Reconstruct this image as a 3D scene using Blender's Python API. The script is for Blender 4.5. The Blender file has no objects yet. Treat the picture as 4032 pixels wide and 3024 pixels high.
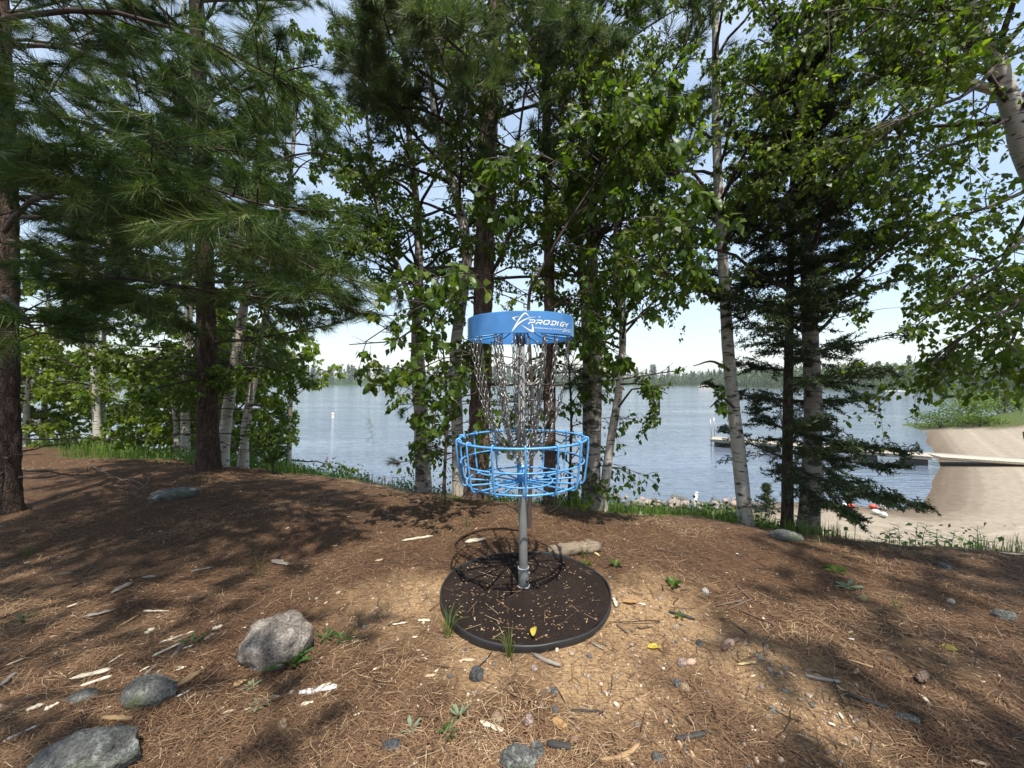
import bpy, math, random
import numpy as np
from mathutils import Matrix, Vector

random.seed(5)
rng = np.random.default_rng(11)
R = math.radians
sc = bpy.context.scene
col = sc.collection

# ------------------------------------------------------------------ camera
CAMZ, F, HZ = 1.15, 1514.0, 1503.0          # eye height, focal length and horizon row of a 4032 x 3024 frame
cam_d = bpy.data.cameras.new('camera')
cam_d.sensor_width = 36.0
cam_d.lens = 36.0 * F / 4032.0
cam_d.shift_y = (HZ - 1512.0) / 4032.0
cam_d.clip_start = 0.05
cam_d.clip_end = 6000.0
cam = bpy.data.objects.new('camera', cam_d)
col.objects.link(cam)
cam.location = (0, 0, CAMZ)
cam.rotation_euler = (R(90), 0, 0)
sc.camera = cam

# ------------------------------------------------------------------ sky and sun
SUN = Vector((0.11, -0.43, 1.0)).normalized()     # towards the sun: behind the camera, high
sun_el = math.asin(SUN.z)
w = bpy.data.worlds.new('World')
sc.world = w
w.use_nodes = True
nt = w.node_tree
nt.nodes.clear()
wo = nt.nodes.new('ShaderNodeOutputWorld')
bg = nt.nodes.new('ShaderNodeBackground')
sky = nt.nodes.new('ShaderNodeTexSky')
sky.sky_type = 'NISHITA'
sky.sun_disc = False
sky.sun_elevation = sun_el
sky.sun_rotation = math.atan2(SUN.x, SUN.y)
sky.air_density = 1.3
sky.dust_density = 1.0
sky.ozone_density = 1.0
bg.inputs['Strength'].default_value = 0.12
tc = nt.nodes.new('ShaderNodeTexCoord')
mp = nt.nodes.new('ShaderNodeMapping')
mp.inputs['Scale'].default_value = (1.0, 1.0, 2.6)
nz = nt.nodes.new('ShaderNodeTexNoise')
nz.inputs['Scale'].default_value = 2.3
nz.inputs['Detail'].default_value = 7
nz.inputs['Roughness'].default_value = 0.6
cr = nt.nodes.new('ShaderNodeMapRange')
cr.inputs['From Min'].default_value = 0.30
cr.inputs['From Max'].default_value = 0.72
cr.inputs['To Min'].default_value = 0.15
cr.inputs['To Max'].default_value = 0.6
mx = nt.nodes.new('ShaderNodeMixRGB')
mx.inputs[2].default_value = (4.6, 5.3, 6.2, 1)
L = nt.links.new
L(tc.outputs['Generated'], mp.inputs['Vector'])
L(mp.outputs[0], nz.inputs['Vector'])
L(nz.outputs['Fac'], cr.inputs['Value'])
L(cr.outputs[0], mx.inputs[0])
L(sky.outputs[0], mx.inputs[1])
L(mx.outputs[0], bg.inputs['Color'])
L(bg.outputs[0], wo.inputs['Surface'])

sun_d = bpy.data.lights.new('sun', 'SUN')
sun_d.energy = 4.4
sun_d.angle = R(0.7)
sun_d.color = (1.0, 0.95, 0.86)
sun = bpy.data.objects.new('sun', sun_d)
col.objects.link(sun)
sun.rotation_euler = Vector((-SUN.x, -SUN.y, -SUN.z)).to_track_quat('-Z', 'Y').to_euler()
sun.location = (3, -10, 20)

sc.view_settings.view_transform = 'Standard'
sc.view_settings.look = 'None'
sc.view_settings.gamma = 1.0
sc.view_settings.use_curve_mapping = False
sc.view_settings.exposure = 0.85
sc.render.engine = 'CYCLES'
sc.cycles.use_denoising = True
sc.cycles.max_bounces = 7
sc.cycles.diffuse_bounces = 3
sc.cycles.glossy_bounces = 3
sc.cycles.transmission_bounces = 3
sc.cycles.transparent_max_bounces = 4
sc.cycles.caustics_reflective = False
sc.cycles.caustics_refractive = False
sc.cycles.sample_clamp_indirect = 8.0

# ------------------------------------------------------------------ helpers
S = 4032.0 / 2212.0
def at(px, py, d):
    """point at depth d seen at (px, py) of the 2212-wide survey picture"""
    return np.array([(px * S - 2016) / F * d, d, CAMZ - (py * S - HZ) / F * d])

def hash3(i, j, k, s=0):
    n = (i * 374761393 + j * 668265263 + k * 2147483647 + s * 1442695041) & 0xFFFFFFFF
    n = ((n ^ (n >> 13)) * 1274126177) & 0xFFFFFFFF
    n = n ^ (n >> 16)
    return (n & 0xFFFF) / 65535.0

def vnoise(P, seed=0):
    P = np.asarray(P, float)
    I = np.floor(P).astype(np.int64); f = P - I; f = f * f * (3 - 2 * f)
    out = 0
    for dx in (0, 1):
        for dy in (0, 1):
            for dz in (0, 1):
                wgt = (f[..., 0] if dx else 1 - f[..., 0]) * (f[..., 1] if dy else 1 - f[..., 1]) * (f[..., 2] if dz else 1 - f[..., 2])
                out = out + wgt * hash3(I[..., 0] + dx, I[..., 1] + dy, I[..., 2] + dz, seed)
    return out * 2 - 1

def fbm(P, oct=4, seed=0, gain=0.5):
    P = np.asarray(P, float); a = 1.0; s = 0
    for o in range(oct):
        s = s + a * vnoise(P * 2 ** o + 17.3 * o, seed + o); a *= gain
    return s

def sstep(a, b, x):
    t = np.clip((x - a) / (b - a), 0, 1)
    return t * t * (3 - 2 * t)

def unit(v):
    return v / np.maximum(np.linalg.norm(v, axis=-1, keepdims=True), 1e-9)

def mesh_np(name, V, faces, mats=None, attrs=None, smooth=False, face_mat=None):
    """faces: list of int arrays (n,3) / (n,4); attrs: {name: per-face floats}"""
    V = np.asarray(V, np.float32).reshape(-1, 3)
    if not isinstance(faces, (list, tuple)):
        faces = [faces]
    faces = [np.asarray(f, np.int32) for f in faces if len(f)]
    me = bpy.data.meshes.new(name)
    me.vertices.add(len(V)); me.vertices.foreach_set('co', V.ravel())
    nl = sum(f.size for f in faces); nf = sum(len(f) for f in faces)
    me.loops.add(nl); me.loops.foreach_set('vertex_index', np.concatenate([f.ravel() for f in faces]))
    me.polygons.add(nf)
    tot = np.concatenate([np.full(len(f), f.shape[1], np.int32) for f in faces])
    start = np.concatenate([[0], np.cumsum(tot)[:-1]]).astype(np.int32)
    me.polygons.foreach_set('loop_start', start)
    me.polygons.foreach_set('loop_total', tot)
    if smooth:
        me.polygons.foreach_set('use_smooth', np.ones(nf, bool))
    for m in (mats if isinstance(mats, (list, tuple)) else [mats] if mats else []):
        me.materials.append(m)
    if face_mat is not None:
        me.polygons.foreach_set('material_index', np.asarray(face_mat, np.int32))
    for k, a in (attrs or {}).items():
        a = np.asarray(a, np.float32)
        at_ = me.attributes.new(k, 'FLOAT', 'FACE' if len(a) == nf else 'POINT')
        at_.data.foreach_set('value', a)
    me.update(calc_edges=True)
    me.validate()
    return me

def link(name, me, parent=None, loc=(0, 0, 0), rot=(0, 0, 0), scale=(1, 1, 1)):
    o = bpy.data.objects.new(name, me)
    col.objects.link(o)
    o.parent = parent
    o.location = loc; o.rotation_euler = rot; o.scale = scale
    return o

def tag(o, label=None, cat=None, group=None, kind=None):
    if label: o['label'] = label
    if cat: o['category'] = cat
    if group: o['group'] = group
    if kind: o['kind'] = kind
    return o

def thing(name, label, cat, loc=(0, 0, 0), group=None):
    o = link(name, None, None, tuple(float(v) for v in loc))
    return tag(o, label, cat, group)

class Geo:
    """collects numpy geometry for one mesh"""
    def __init__(self):
        self.V = []; self.F3 = []; self.F4 = []; self.a3 = []; self.a4 = []; self.n = 0
    def add(self, V, F3=None, F4=None, a3=None, a4=None):
        V = np.asarray(V, float).reshape(-1, 3)
        if F3 is not None and len(F3):
            F3 = np.asarray(F3); self.F3.append(F3 + self.n)
            self.a3.append(np.broadcast_to(0.5 if a3 is None else a3, (len(F3),)))
        if F4 is not None and len(F4):
            F4 = np.asarray(F4); self.F4.append(F4 + self.n)
            self.a4.append(np.broadcast_to(0.5 if a4 is None else a4, (len(F4),)))
        self.V.append(V); self.n += len(V)
        return self
    def mesh(self, name, mat, off=(0, 0, 0), smooth=False):
        V = np.concatenate(self.V) - np.asarray(off)
        fs = []; at_ = []
        if self.F3: fs.append(np.concatenate(self.F3)); at_.append(np.concatenate(self.a3))
        if self.F4: fs.append(np.concatenate(self.F4)); at_.append(np.concatenate(self.a4))
        return mesh_np(name, V, fs, mat, {'rnd': np.concatenate(at_)}, smooth)
    def obj(self, name, mat, parent=None, off=(0, 0, 0), smooth=False):
        return link(name, self.mesh(name, mat, off, smooth), parent)

def tubes(P, Rad, sides=4, cap=False):
    """P (M,K,3) polylines, Rad (M,K): quads of M round tubes"""
    P = np.asarray(P, float)
    if P.ndim == 2: P = P[None]
    M, K, _ = P.shape
    Rad = np.broadcast_to(np.asarray(Rad, float), (M, K))
    T = unit(np.gradient(P, axis=1))
    axis = unit(P[:, -1] - P[:, 0])
    ref = np.where(np.abs(axis[:, 2:3]) > 0.8, np.array([[1.0, 0.1, 0]]), np.array([[0.05, 0.1, 1.0]]))
    N = unit(np.cross(T, np.broadcast_to(ref[:, None, :], T.shape)))
    B = np.cross(T, N)
    th = np.arange(sides) / sides * 2 * np.pi
    ring = N[:, :, None, :] * np.cos(th)[None, None, :, None] + B[:, :, None, :] * np.sin(th)[None, None, :, None]
    V = (P[:, :, None, :] + ring * Rad[:, :, None, None]).reshape(-1, 3)
    m = np.arange(M)[:, None, None] * K * sides; k = np.arange(K - 1)[None, :, None] * sides; s = np.arange(sides)[None, None, :]
    a = m + k + s; b = m + k + (s + 1) % sides
    Fq = np.stack([a, b, b + sides, a + sides], -1).reshape(-1, 4)
    if cap:
        extra = []
        for mi in range(M):
            V = np.vstack([V, P[mi, 0], P[mi, -1]]); c0 = len(V) - 2
            for q in range(sides):
                extra.append((c0, mi * K * sides + (q + 1) % sides, mi * K * sides + q))
                e = mi * K * sides + (K - 1) * sides
                extra.append((c0 + 1, e + q, e + (q + 1) % sides))
        return V, Fq, np.array(extra)
    return V, Fq

def smooth_path(pts, n):
    """Catmull-Rom through pts, n samples"""
    pts = np.asarray(pts, float)
    P = np.vstack([2 * pts[0] - pts[1], pts, 2 * pts[-1] - pts[-2]])
    u = np.linspace(0, len(pts) - 1 - 1e-6, n); i = u.astype(int); t = (u - i)[:, None]
    p0, p1, p2, p3 = P[i], P[i + 1], P[i + 2], P[i + 3]
    return 0.5 * (2 * p1 + (p2 - p0) * t + (2 * p0 - 5 * p1 + 4 * p2 - p3) * t ** 2 + (3 * p1 - p0 - 3 * p2 + p3) * t ** 3)

def lerp_poly(P, t):
    """P (M,K,3), t (M,n) in 0..1 -> points, tangents (M,n,3)"""
    M, K, _ = P.shape
    u = np.clip(t, 0, 0.9999) * (K - 1); i = u.astype(int); f = (u - i)[..., None]
    m = np.arange(M)[:, None]
    return P[m, i] * (1 - f) + P[m, i + 1] * f, unit(P[m, i + 1] - P[m, i])

def grow(base, dirs, length, K=6, curve=0.0, wob=0.06):
    """polylines from base (M,3) along dirs, bending up by curve"""
    M = len(base)
    s = np.linspace(0, 1, K)[None, :, None]
    L_ = np.broadcast_to(np.asarray(length, float), (M,))[:, None, None]
    up = np.array([0, 0, 1.0])[None, None, :]
    cv = np.broadcast_to(np.asarray(curve, float), (M,))[:, None, None]
    wn = np.cumsum(rng.normal(0, 1, (M, K, 3)), axis=1); wn -= wn[:, :1]
    return base[:, None, :] + dirs[:, None, :] * L_ * s + up * cv * L_ * s ** 2 + wn * wob * L_ / K

def subs(P, per, t0, t1, ang, frac, minlen=0.05, up=0.0, curve=0.0, wob=0.06, K=5, flat=0.4, taper=0.6):
    """side shoots of the polylines P"""
    M = len(P)
    t = (np.arange(per)[None, :] + rng.random((M, per))) / per * (t1 - t0) + t0
    b, T = lerp_poly(P, t)
    Lp = np.linalg.norm(np.diff(P, axis=1), axis=2).sum(1)[:, None]
    side = unit(np.cross(T, np.array([0, 0, 1.0]) + rng.normal(0, 0.05, T.shape)))
    sg = np.where((np.arange(per)[None, :] + rng.integers(0, 2, (M, 1))) % 2 == 0, 1.0, -1.0)
    vert = np.cross(side, T)
    phi = rng.normal(0, flat, (M, per))
    lat = side * (sg * np.cos(phi))[..., None] + vert * np.sin(phi)[..., None]
    a = R(ang) * (1 + rng.normal(0, 0.2, (M, per)))
    d = unit(T * np.cos(a)[..., None] + lat * np.sin(a)[..., None] + np.array([0, 0, up]))
    ln = np.maximum(minlen, Lp * frac * (1 - taper * t) * rng.uniform(0.65, 1.25, (M, per)))
    return grow(b.reshape(-1, 3), d.reshape(-1, 3), ln.ravel(), K, curve, wob)

def frames(d, roll=None):
    """rotation matrices (N,3,3), columns x,y,z with y = d"""
    d = unit(d)
    ref = rng.normal(0, 1, d.shape) if roll is None else roll
    x = unit(np.cross(d, ref)); z = np.cross(x, d)
    return np.stack([x, d, z], -1)

def scatter(tV, pos, rot, scale):
    """template (v,3) copied to N places -> (N*v,3)"""
    return (np.einsum('nij,vj->nvi', rot, tV) * np.asarray(scale)[:, None, None] + pos[:, None, :]).reshape(-1, 3)

def rep_faces(tF, nv, N):
    tF = np.asarray(tF)
    return (np.arange(N)[:, None, None] * nv + tF[None]).reshape(-1, tF.shape[1])

# ------------------------------------------------------------------ materials
def newmat(name):
    m = bpy.data.materials.new(name); m.use_nodes = True
    n = m.node_tree.nodes; n.clear()
    return m, n, m.node_tree.links.new

def nd(n, t, **kw):
    x = n.new('ShaderNode' + t)
    for k, v in kw.items():
        if k in x.inputs: x.inputs[k].default_value = v
        else: setattr(x, k, v)
    return x

def ramp(n, stops, interp='LINEAR'):
    r = n.new('ShaderNodeValToRGB'); cr_ = r.color_ramp; cr_.interpolation = interp
    while len(cr_.elements) < len(stops): cr_.elements.new(0.5)
    for e, (p, c) in zip(cr_.elements, stops):
        e.position = p; e.color = (*c, 1) if len(c) == 3 else c
    return r

def mat_plain(name, colr, rough=0.6, metal=0.0, var=0.15, scale=20, bump=0.0, bscale=60, coat=0.0):
    m, n, k = newmat(name)
    o = nd(n, 'OutputMaterial'); b = nd(n, 'BsdfPrincipled', Roughness=rough, Metallic=metal)
    if coat: b.inputs['Coat Weight'].default_value = coat
    t = nd(n, 'TexCoord'); z = nd(n, 'TexNoise', Scale=scale, Detail=5)
    r = ramp(n, [(0.3, tuple(c * (1 - var) for c in colr)), (0.7, tuple(min(1, c * (1 + var)) for c in colr))])
    k(t.outputs['Object'], z.inputs['Vector']); k(z.outputs['Fac'], r.inputs[0]); k(r.outputs[0], b.inputs['Base Color'])
    if bump:
        z2 = nd(n, 'TexNoise', Scale=bscale, Detail=4); bp = nd(n, 'Bump', Strength=bump, Distance=0.01)
        k(t.outputs['Object'], z2.inputs['Vector']); k(z2.outputs['Fac'], bp.inputs['Height']); k(bp.outputs[0], b.inputs['Normal'])
    k(b.outputs[0], o.inputs['Surface'])
    return m

def mat_leaf(name, stops, trans=0.45, rough=0.45, tcol=(1.25, 1.35, 0.6)):
    """leaf: colour by the per-face value rnd, part of the light passes through"""
    m, n, k = newmat(name)
    o = nd(n, 'OutputMaterial'); b = nd(n, 'BsdfPrincipled', Roughness=rough)
    b.inputs['Specular IOR Level'].default_value = 0.35
    tr = nd(n, 'BsdfTranslucent'); mxs = nd(n, 'MixShader', Fac=trans)
    a = nd(n, 'Attribute', attribute_name='rnd'); oi = nd(n, 'ObjectInfo')
    ad = nd(n, 'Math', operation='ADD'); sb = nd(n, 'Math', operation='MULTIPLY_ADD')
    sb.inputs[1].default_value = 0.16; sb.inputs[2].default_value = -0.08
    k(oi.outputs['Random'], sb.inputs[0]); k(sb.outputs[0], ad.inputs[0]); k(a.outputs['Fac'], ad.inputs[1])
    r = ramp(n, stops)
    k(ad.outputs[0], r.inputs[0]); k(r.outputs[0], b.inputs['Base Color'])
    mu = nd(n, 'MixRGB', blend_type='MULTIPLY'); mu.inputs[0].default_value = 1; mu.inputs[2].default_value = (*tcol, 1)
    k(r.outputs[0], mu.inputs[1]); k(mu.outputs[0], tr.inputs['Color'])
    k(b.outputs[0], mxs.inputs[1]); k(tr.outputs[0], mxs.inputs[2]); k(mxs.outputs[0], o.inputs['Surface'])
    return m

def mat_rnd(name, stops, rough=0.8, spec=0.2):
    m, n, k = newmat(name)
    o = nd(n, 'OutputMaterial'); b = nd(n, 'BsdfPrincipled', Roughness=rough)
    b.inputs['Specular IOR Level'].default_value = spec
    a = nd(n, 'Attribute', attribute_name='rnd'); r = ramp(n, stops)
    k(a.outputs['Fac'], r.inputs[0]); k(r.outputs[0], b.inputs['Base Color']); k(b.outputs[0], o.inputs['Surface'])
    return m

def mat_bark_pine(name, c1, c2, c3):
    m, n, k = newmat(name)
    o = nd(n, 'OutputMaterial'); b = nd(n, 'BsdfPrincipled', Roughness=0.9)
    b.inputs['Specular IOR Level'].default_value = 0.15
    t = nd(n, 'TexCoord'); mpn = nd(n, 'Mapping'); mpn.inputs['Scale'].default_value = (1, 1, 0.33)
    v = nd(n, 'TexVoronoi', Scale=46, feature='DISTANCE_TO_EDGE'); v2 = nd(n, 'TexVoronoi', Scale=46)
    z = nd(n, 'TexNoise', Scale=55, Detail=6); dz = nd(n, 'TexNoise', Scale=14, Detail=3)
    addv = nd(n, 'MixRGB', blend_type='ADD'); addv.inputs[0].default_value = 0.12
    k(t.outputs['Object'], mpn.inputs['Vector']); k(mpn.outputs[0], dz.inputs['Vector'])
    k(mpn.outputs[0], addv.inputs[1]); k(dz.outputs['Color'], addv.inputs[2])
    k(addv.outputs[0], v.inputs['Vector']); k(addv.outputs[0], v2.inputs['Vector']); k(mpn.outputs[0], z.inputs['Vector'])
    r = ramp(n, [(0.1, c1), (0.5, c2), (0.95, c3)])
    mxx = nd(n, 'MixRGB'); mxx.inputs[0].default_value = 0.5
    sep = nd(n, 'SeparateColor'); k(v2.outputs['Color'], sep.inputs[0])
    k(sep.outputs[0], mxx.inputs[1]); k(z.outputs['Fac'], mxx.inputs[2]); k(mxx.outputs[0], r.inputs[0]); k(r.outputs[0], b.inputs['Base Color'])
    mr = nd(n, 'MapRange'); mr.inputs['From Max'].default_value = 0.14
    k(v.outputs['Distance'], mr.inputs['Value'])
    ma = nd(n, 'Math', operation='MULTIPLY_ADD'); ma.inputs[1].default_value = 0.5
    k(z.outputs['Fac'], ma.inputs[0]); k(mr.outputs[0], ma.inputs[2])
    bp = nd(n, 'Bump', Strength=0.9, Distance=0.012); k(ma.outputs[0], bp.inputs['Height']); k(bp.outputs[0], b.inputs['Normal'])
    k(b.outputs[0], o.inputs['Surface'])
    return m

def mat_bark_birch(name, pale=(0.46, 0.43, 0.375), warm=(0.36, 0.29, 0.22), dark=(0.035, 0.03, 0.027), amount=0.0):
    m, n, k = newmat(name)
    o = nd(n, 'OutputMaterial'); b = nd(n, 'BsdfPrincipled', Roughness=0.7)
    t = nd(n, 'TexCoord')
    mp1 = nd(n, 'Mapping'); mp1.inputs['Scale'].default_value = (9, 9, 60)
    mp2 = nd(n, 'Mapping'); mp2.inputs['Scale'].default_value = (7, 7, 16)
    k(t.outputs['Object'], mp1.inputs['Vector']); k(t.outputs['Object'], mp2.inputs['Vector'])
    n1 = nd(n, 'TexNoise', Scale=1.0, Detail=3); k(mp1.outputs[0], n1.inputs['Vector'])
    n2 = nd(n, 'TexNoise', Scale=1.0, Detail=4); k(mp2.outputs[0], n2.inputs['Vector'])
    n3 = nd(n, 'TexNoise', Scale=5, Detail=4); k(t.outputs['Object'], n3.inputs['Vector'])
    base = ramp(n, [(0.3, warm), (0.55, pale), (0.8, tuple(c * 0.8 for c in pale))]); k(n3.outputs['Fac'], base.inputs[0])
    l1 = ramp(n, [(0.60, (0, 0, 0)), (0.66, (1, 1, 1))]); k(n1.outputs['Fac'], l1.inputs[0])
    l2 = ramp(n, [(0.58 - amount, (0, 0, 0)), (0.66 - amount, (1, 1, 1))]); k(n2.outputs['Fac'], l2.inputs[0])
    mxa = nd(n, 'MixRGB', blend_type='LIGHTEN'); mxa.inputs[0].default_value = 1
    k(l1.outputs[0], mxa.inputs[1]); k(l2.outputs[0], mxa.inputs[2])
    fin = nd(n, 'MixRGB'); fin.inputs[2].default_value = (*dark, 1)
    k(mxa.outputs[0], fin.inputs[0]); k(base.outputs[0], fin.inputs[1]); k(fin.outputs[0], b.inputs['Base Color'])
    bp = nd(n, 'Bump', Strength=0.5, Distance=0.006); k(n1.outputs['Fac'], bp.inputs['Height']); k(bp.outputs[0], b.inputs['Normal'])
    k(b.outputs[0], o.inputs['Surface'])
    return m

def mat_rock(name, a, b_, c, moss=0.0):
    m, n, k = newmat(name)
    o = nd(n, 'OutputMaterial'); b = nd(n, 'BsdfPrincipled', Roughness=0.85)
    t = nd(n, 'TexCoord')
    z1 = nd(n, 'TexNoise', Scale=14, Detail=9, Roughness=0.78); z2 = nd(n, 'TexNoise', Scale=120, Detail=4, Roughness=0.7); v = nd(n, 'TexVoronoi', Scale=150)
    for q in (z1, z2, v): k(t.outputs['Object'], q.inputs['Vector'])
    r = ramp(n, [(0.36, a), (0.5, b_), (0.62, c)]); k(z1.outputs['Fac'], r.inputs[0])
    sp = ramp(n, [(0.35, (0.25, 0.25, 0.25)), (0.5, (0.9, 0.9, 0.9)), (0.65, (1.5, 1.45, 1.4))]); k(z2.outputs['Fac'], sp.inputs[0])
    mu = nd(n, 'MixRGB', blend_type='MULTIPLY'); mu.inputs[0].default_value = 0.75
    k(r.outputs[0], mu.inputs[1]); k(sp.outputs[0], mu.inputs[2])
    last = mu.outputs[0]
    if moss:
        z3 = nd(n, 'TexNoise', Scale=6, Detail=5); k(t.outputs['Object'], z3.inputs['Vector'])
        mr = ramp(n, [(0.62 - moss * 0.1, (0, 0, 0)), (0.68, (1, 1, 1))]); k(z3.outputs['Fac'], mr.inputs[0])
        mm = nd(n, 'MixRGB'); mm.inputs[2].default_value = (0.06, 0.075, 0.025, 1)
        k(mr.outputs[0], mm.inputs[0]); k(last, mm.inputs[1]); last = mm.outputs[0]
    k(last, b.inputs['Base Color'])
    ad = nd(n, 'Math', operation='ADD'); k(z1.outputs['Fac'], ad.inputs[0]); k(z2.outputs['Fac'], ad.inputs[1])
    bp = nd(n, 'Bump', Strength=1.0, Distance=0.014); k(ad.outputs[0], bp.inputs['Height']); k(bp.outputs[0], b.inputs['Normal'])
    k(b.outputs[0], o.inputs['Surface'])
    return m

def mat_wood(name, a, b_, rough=0.8, axis=0):
    m, n, k = newmat(name)
    o = nd(n, 'OutputMaterial'); b = nd(n, 'BsdfPrincipled', Roughness=rough)
    t = nd(n, 'TexCoord'); mpn = nd(n, 'Mapping')
    sca = [90, 90, 90]; sca[axis] = 6
    mpn.inputs['Scale'].default_value = sca
    z = nd(n, 'TexNoise', Scale=1, Detail=5); k(t.outputs['Object'], mpn.inputs['Vector']); k(mpn.outputs[0], z.inputs['Vector'])
    r = ramp(n, [(0.3, a), (0.7, b_)]); k(z.outputs['Fac'], r.inputs[0]); k(r.outputs[0], b.inputs['Base Color'])
    bp = nd(n, 'Bump', Strength=0.6, Distance=0.004); k(z.outputs['Fac'], bp.inputs['Height']); k(bp.outputs[0], b.inputs['Normal'])
    k(b.outputs[0], o.inputs['Surface'])
    return m

M = {}
M['birch_leaf'] = mat_leaf('birch_leaf', [(0, (0.032, 0.062, 0.008)), (0.5, (0.080, 0.136, 0.014)), (1, (0.185, 0.24, 0.028))], 0.55, 0.42, (1.35, 1.4, 0.5))
M['near_leaf'] = mat_leaf('near_leaf', [(0, (0.040, 0.080, 0.012)), (0.6, (0.080, 0.140, 0.018)), (1, (0.16, 0.21, 0.028))], 0.5, 0.4, (1.4, 1.4, 0.5))
M['pine_needle'] = mat_leaf('pine_needle', [(0, (0.026, 0.060, 0.012)), (0.6, (0.062, 0.115, 0.020)), (1, (0.15, 0.19, 0.045))], 0.3, 0.5, (1.1, 1.2, 0.6))
M['grey_pine_needle'] = mat_leaf('grey_pine_needle', [(0, (0.030, 0.055, 0.020)), (0.6, (0.060, 0.100, 0.030)), (1, (0.13, 0.165, 0.06))], 0.3, 0.5, (1.1, 1.2, 0.6))
M['spruce_needle'] = mat_leaf('spruce_needle', [(0, (0.024, 0.042, 0.014)), (0.6, (0.050, 0.075, 0.024)), (1, (0.11, 0.12, 0.04))], 0.2, 0.55, (1.1, 1.2, 0.6))
M['grass'] = mat_leaf('grass', [(0, (0.06, 0.12, 0.02)), (0.6, (0.12, 0.20, 0.035)), (1, (0.24, 0.24, 0.08))], 0.4, 0.55)
M['weed'] = mat_leaf('weed', [(0, (0.03, 0.075, 0.018)), (0.6, (0.06, 0.13, 0.03)), (1, (0.12, 0.19, 0.05))], 0.4, 0.45)
M['sage'] = mat_leaf('sage', [(0, (0.12, 0.17, 0.10)), (1, (0.24, 0.29, 0.19))], 0.25, 0.7, (1, 1.1, 0.8))
M['pine_bark'] = mat_bark_pine('pine_bark', (0.07, 0.048, 0.040), (0.17, 0.115, 0.092), (0.33, 0.245, 0.205))
M['dark_bark'] = mat_bark_pine('dark_bark', (0.035, 0.026, 0.022), (0.085, 0.058, 0.045), (0.15, 0.105, 0.085))
M['grey_bark'] = mat_bark_pine('grey_bark', (0.05, 0.045, 0.04), (0.13, 0.115, 0.10), (0.22, 0.20, 0.18))
M['birch_bark'] = mat_bark_birch('birch_bark')
M['rough_birch_bark'] = mat_bark_birch('rough_birch_bark', (0.32, 0.29, 0.25), (0.22, 0.17, 0.13), amount=0.08)
M['pine_limb'] = mat_plain('pine_limb', (0.062, 0.042, 0.034), 0.9, 0, 0.4, 30, 0.4, 120)
M['twig'] = mat_plain('twig', (0.06, 0.042, 0.034), 0.9, 0, 0.3, 30)
# ------------------------------------------------------------------ land form
WZ = -2.15                                            # lake level
SHORE = np.array([(-300, 60), (-60, 24), (-25, 16), (-12, 12.5), (-5, 11), (0, 10.5), (3, 10.6), (8.7, 10.6), (9.8, 9.95), (11.1, 10.5),
                  (13.2, 12.15), (16.3, 14.8), (18.7, 17.1), (21, 19.5), (27.7, 26), (30, 30), (38, 33), (60, 36), (120, 60), (140, 95),
                  (134, 130), (128, 200), (140, 290), (90, 335), (-165, 330), (-380, 300), (-420, 150)], float)
CX = np.array([-14, -8, -5.4, -2.7, -1.3, -.27, .87, 2.06, 2.93, 3.7, 6, 12.])
CY = np.array([8.2, 6.6, 5.7, 4.9, 4.4, 4.05, 3.66, 3.36, 3.05, 2.85, 2.2, 1.0]) + .15
SX = np.array([-10, -5, -2.5, 0, 2, 4.])
SS = np.array([.27, .30, .40, .48, .55, .62])

def shore_sd(x, y):
    """signed distance to the shoreline, positive on land"""
    p = np.stack([np.ravel(x), np.ravel(y)], -1)
    d = np.full(len(p), 1e9); ins = np.zeros(len(p), bool)
    n = len(SHORE)
    for i in range(n):
        a, b = SHORE[i], SHORE[(i + 1) % n]
        ab = b - a
        t = np.clip(((p - a) @ ab) / (ab @ ab), 0, 1)
        d = np.minimum(d, np.hypot(*(p - a - t[:, None] * ab).T))
        c = (a[1] > p[:, 1]) != (b[1] > p[:, 1])
        xi = (b[0] - a[0]) * (p[:, 1] - a[1]) / (b[1] - a[1] + 1e-12) + a[0]
        ins ^= c & (p[:, 0] < xi)
    return np.where(ins, -d, d).reshape(np.shape(x))

def crest_t(x, y):
    return y - np.interp(x, CX, CY)

def gz(x, y, sd=None, rough=True):
    x = np.asarray(x, float); y = np.asarray(y, float)
    if sd is None: sd = shore_sd(x, y)
    t = crest_t(x, y) + 0.25 * vnoise(np.stack([x * .9, y * .9, x * 0], -1), 3)
    s = np.interp(x, SX, SS)
    zb = -s * np.where(t > 6, t, 0.35 * np.log1p(np.exp(np.clip(t, -20, 6.01) / 0.35)))
    zsh = WZ + np.minimum(.07 * sd, 7.0)
    zsh = zsh + 1.15 * np.exp(-((x - 38) ** 2 + (y - 27) ** 2) / 110.0) * sstep(1, 6, sd)
    z = np.where(sd > 0, np.maximum(np.minimum(zb, WZ + 1.0 * sd), zsh), np.maximum(WZ + .22 * sd, -6))
    if rough:
        P3 = np.stack([x, y, 0 * x], -1)
        near = np.exp(-np.hypot(x, y - 2) / 14)
        z = z + near * (0.030 * fbm(P3 * 1.3, 3, 5) + 0.010 * fbm(P3 * 7, 2, 9)) * sstep(-.2, 1.2, sd)
        z = z + 0.05 * near * np.exp(-((x + 3.9) ** 2 + (y - 4.9) ** 2) / .35)     # root swell of a pine
    return z

def ground_at(px, py, lift=0.0):
    """first point of the land seen at (px, py) of the survey picture"""
    d = np.concatenate([np.linspace(.8, 12, 1400), np.linspace(12, 60, 800)])
    p = at(px, py, 1.0) - np.array([0, 0, CAMZ])
    X = p[0] * d; Z = CAMZ + p[2] * d
    g = gz(X, d)
    hit = np.argmax(Z <= g) if (Z <= g).any() else len(d) - 1
    return np.array([X[hit], d[hit], g[hit] + lift])

def g1(x, y):
    return float(gz(np.array([x]), np.array([y]))[0])

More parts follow.
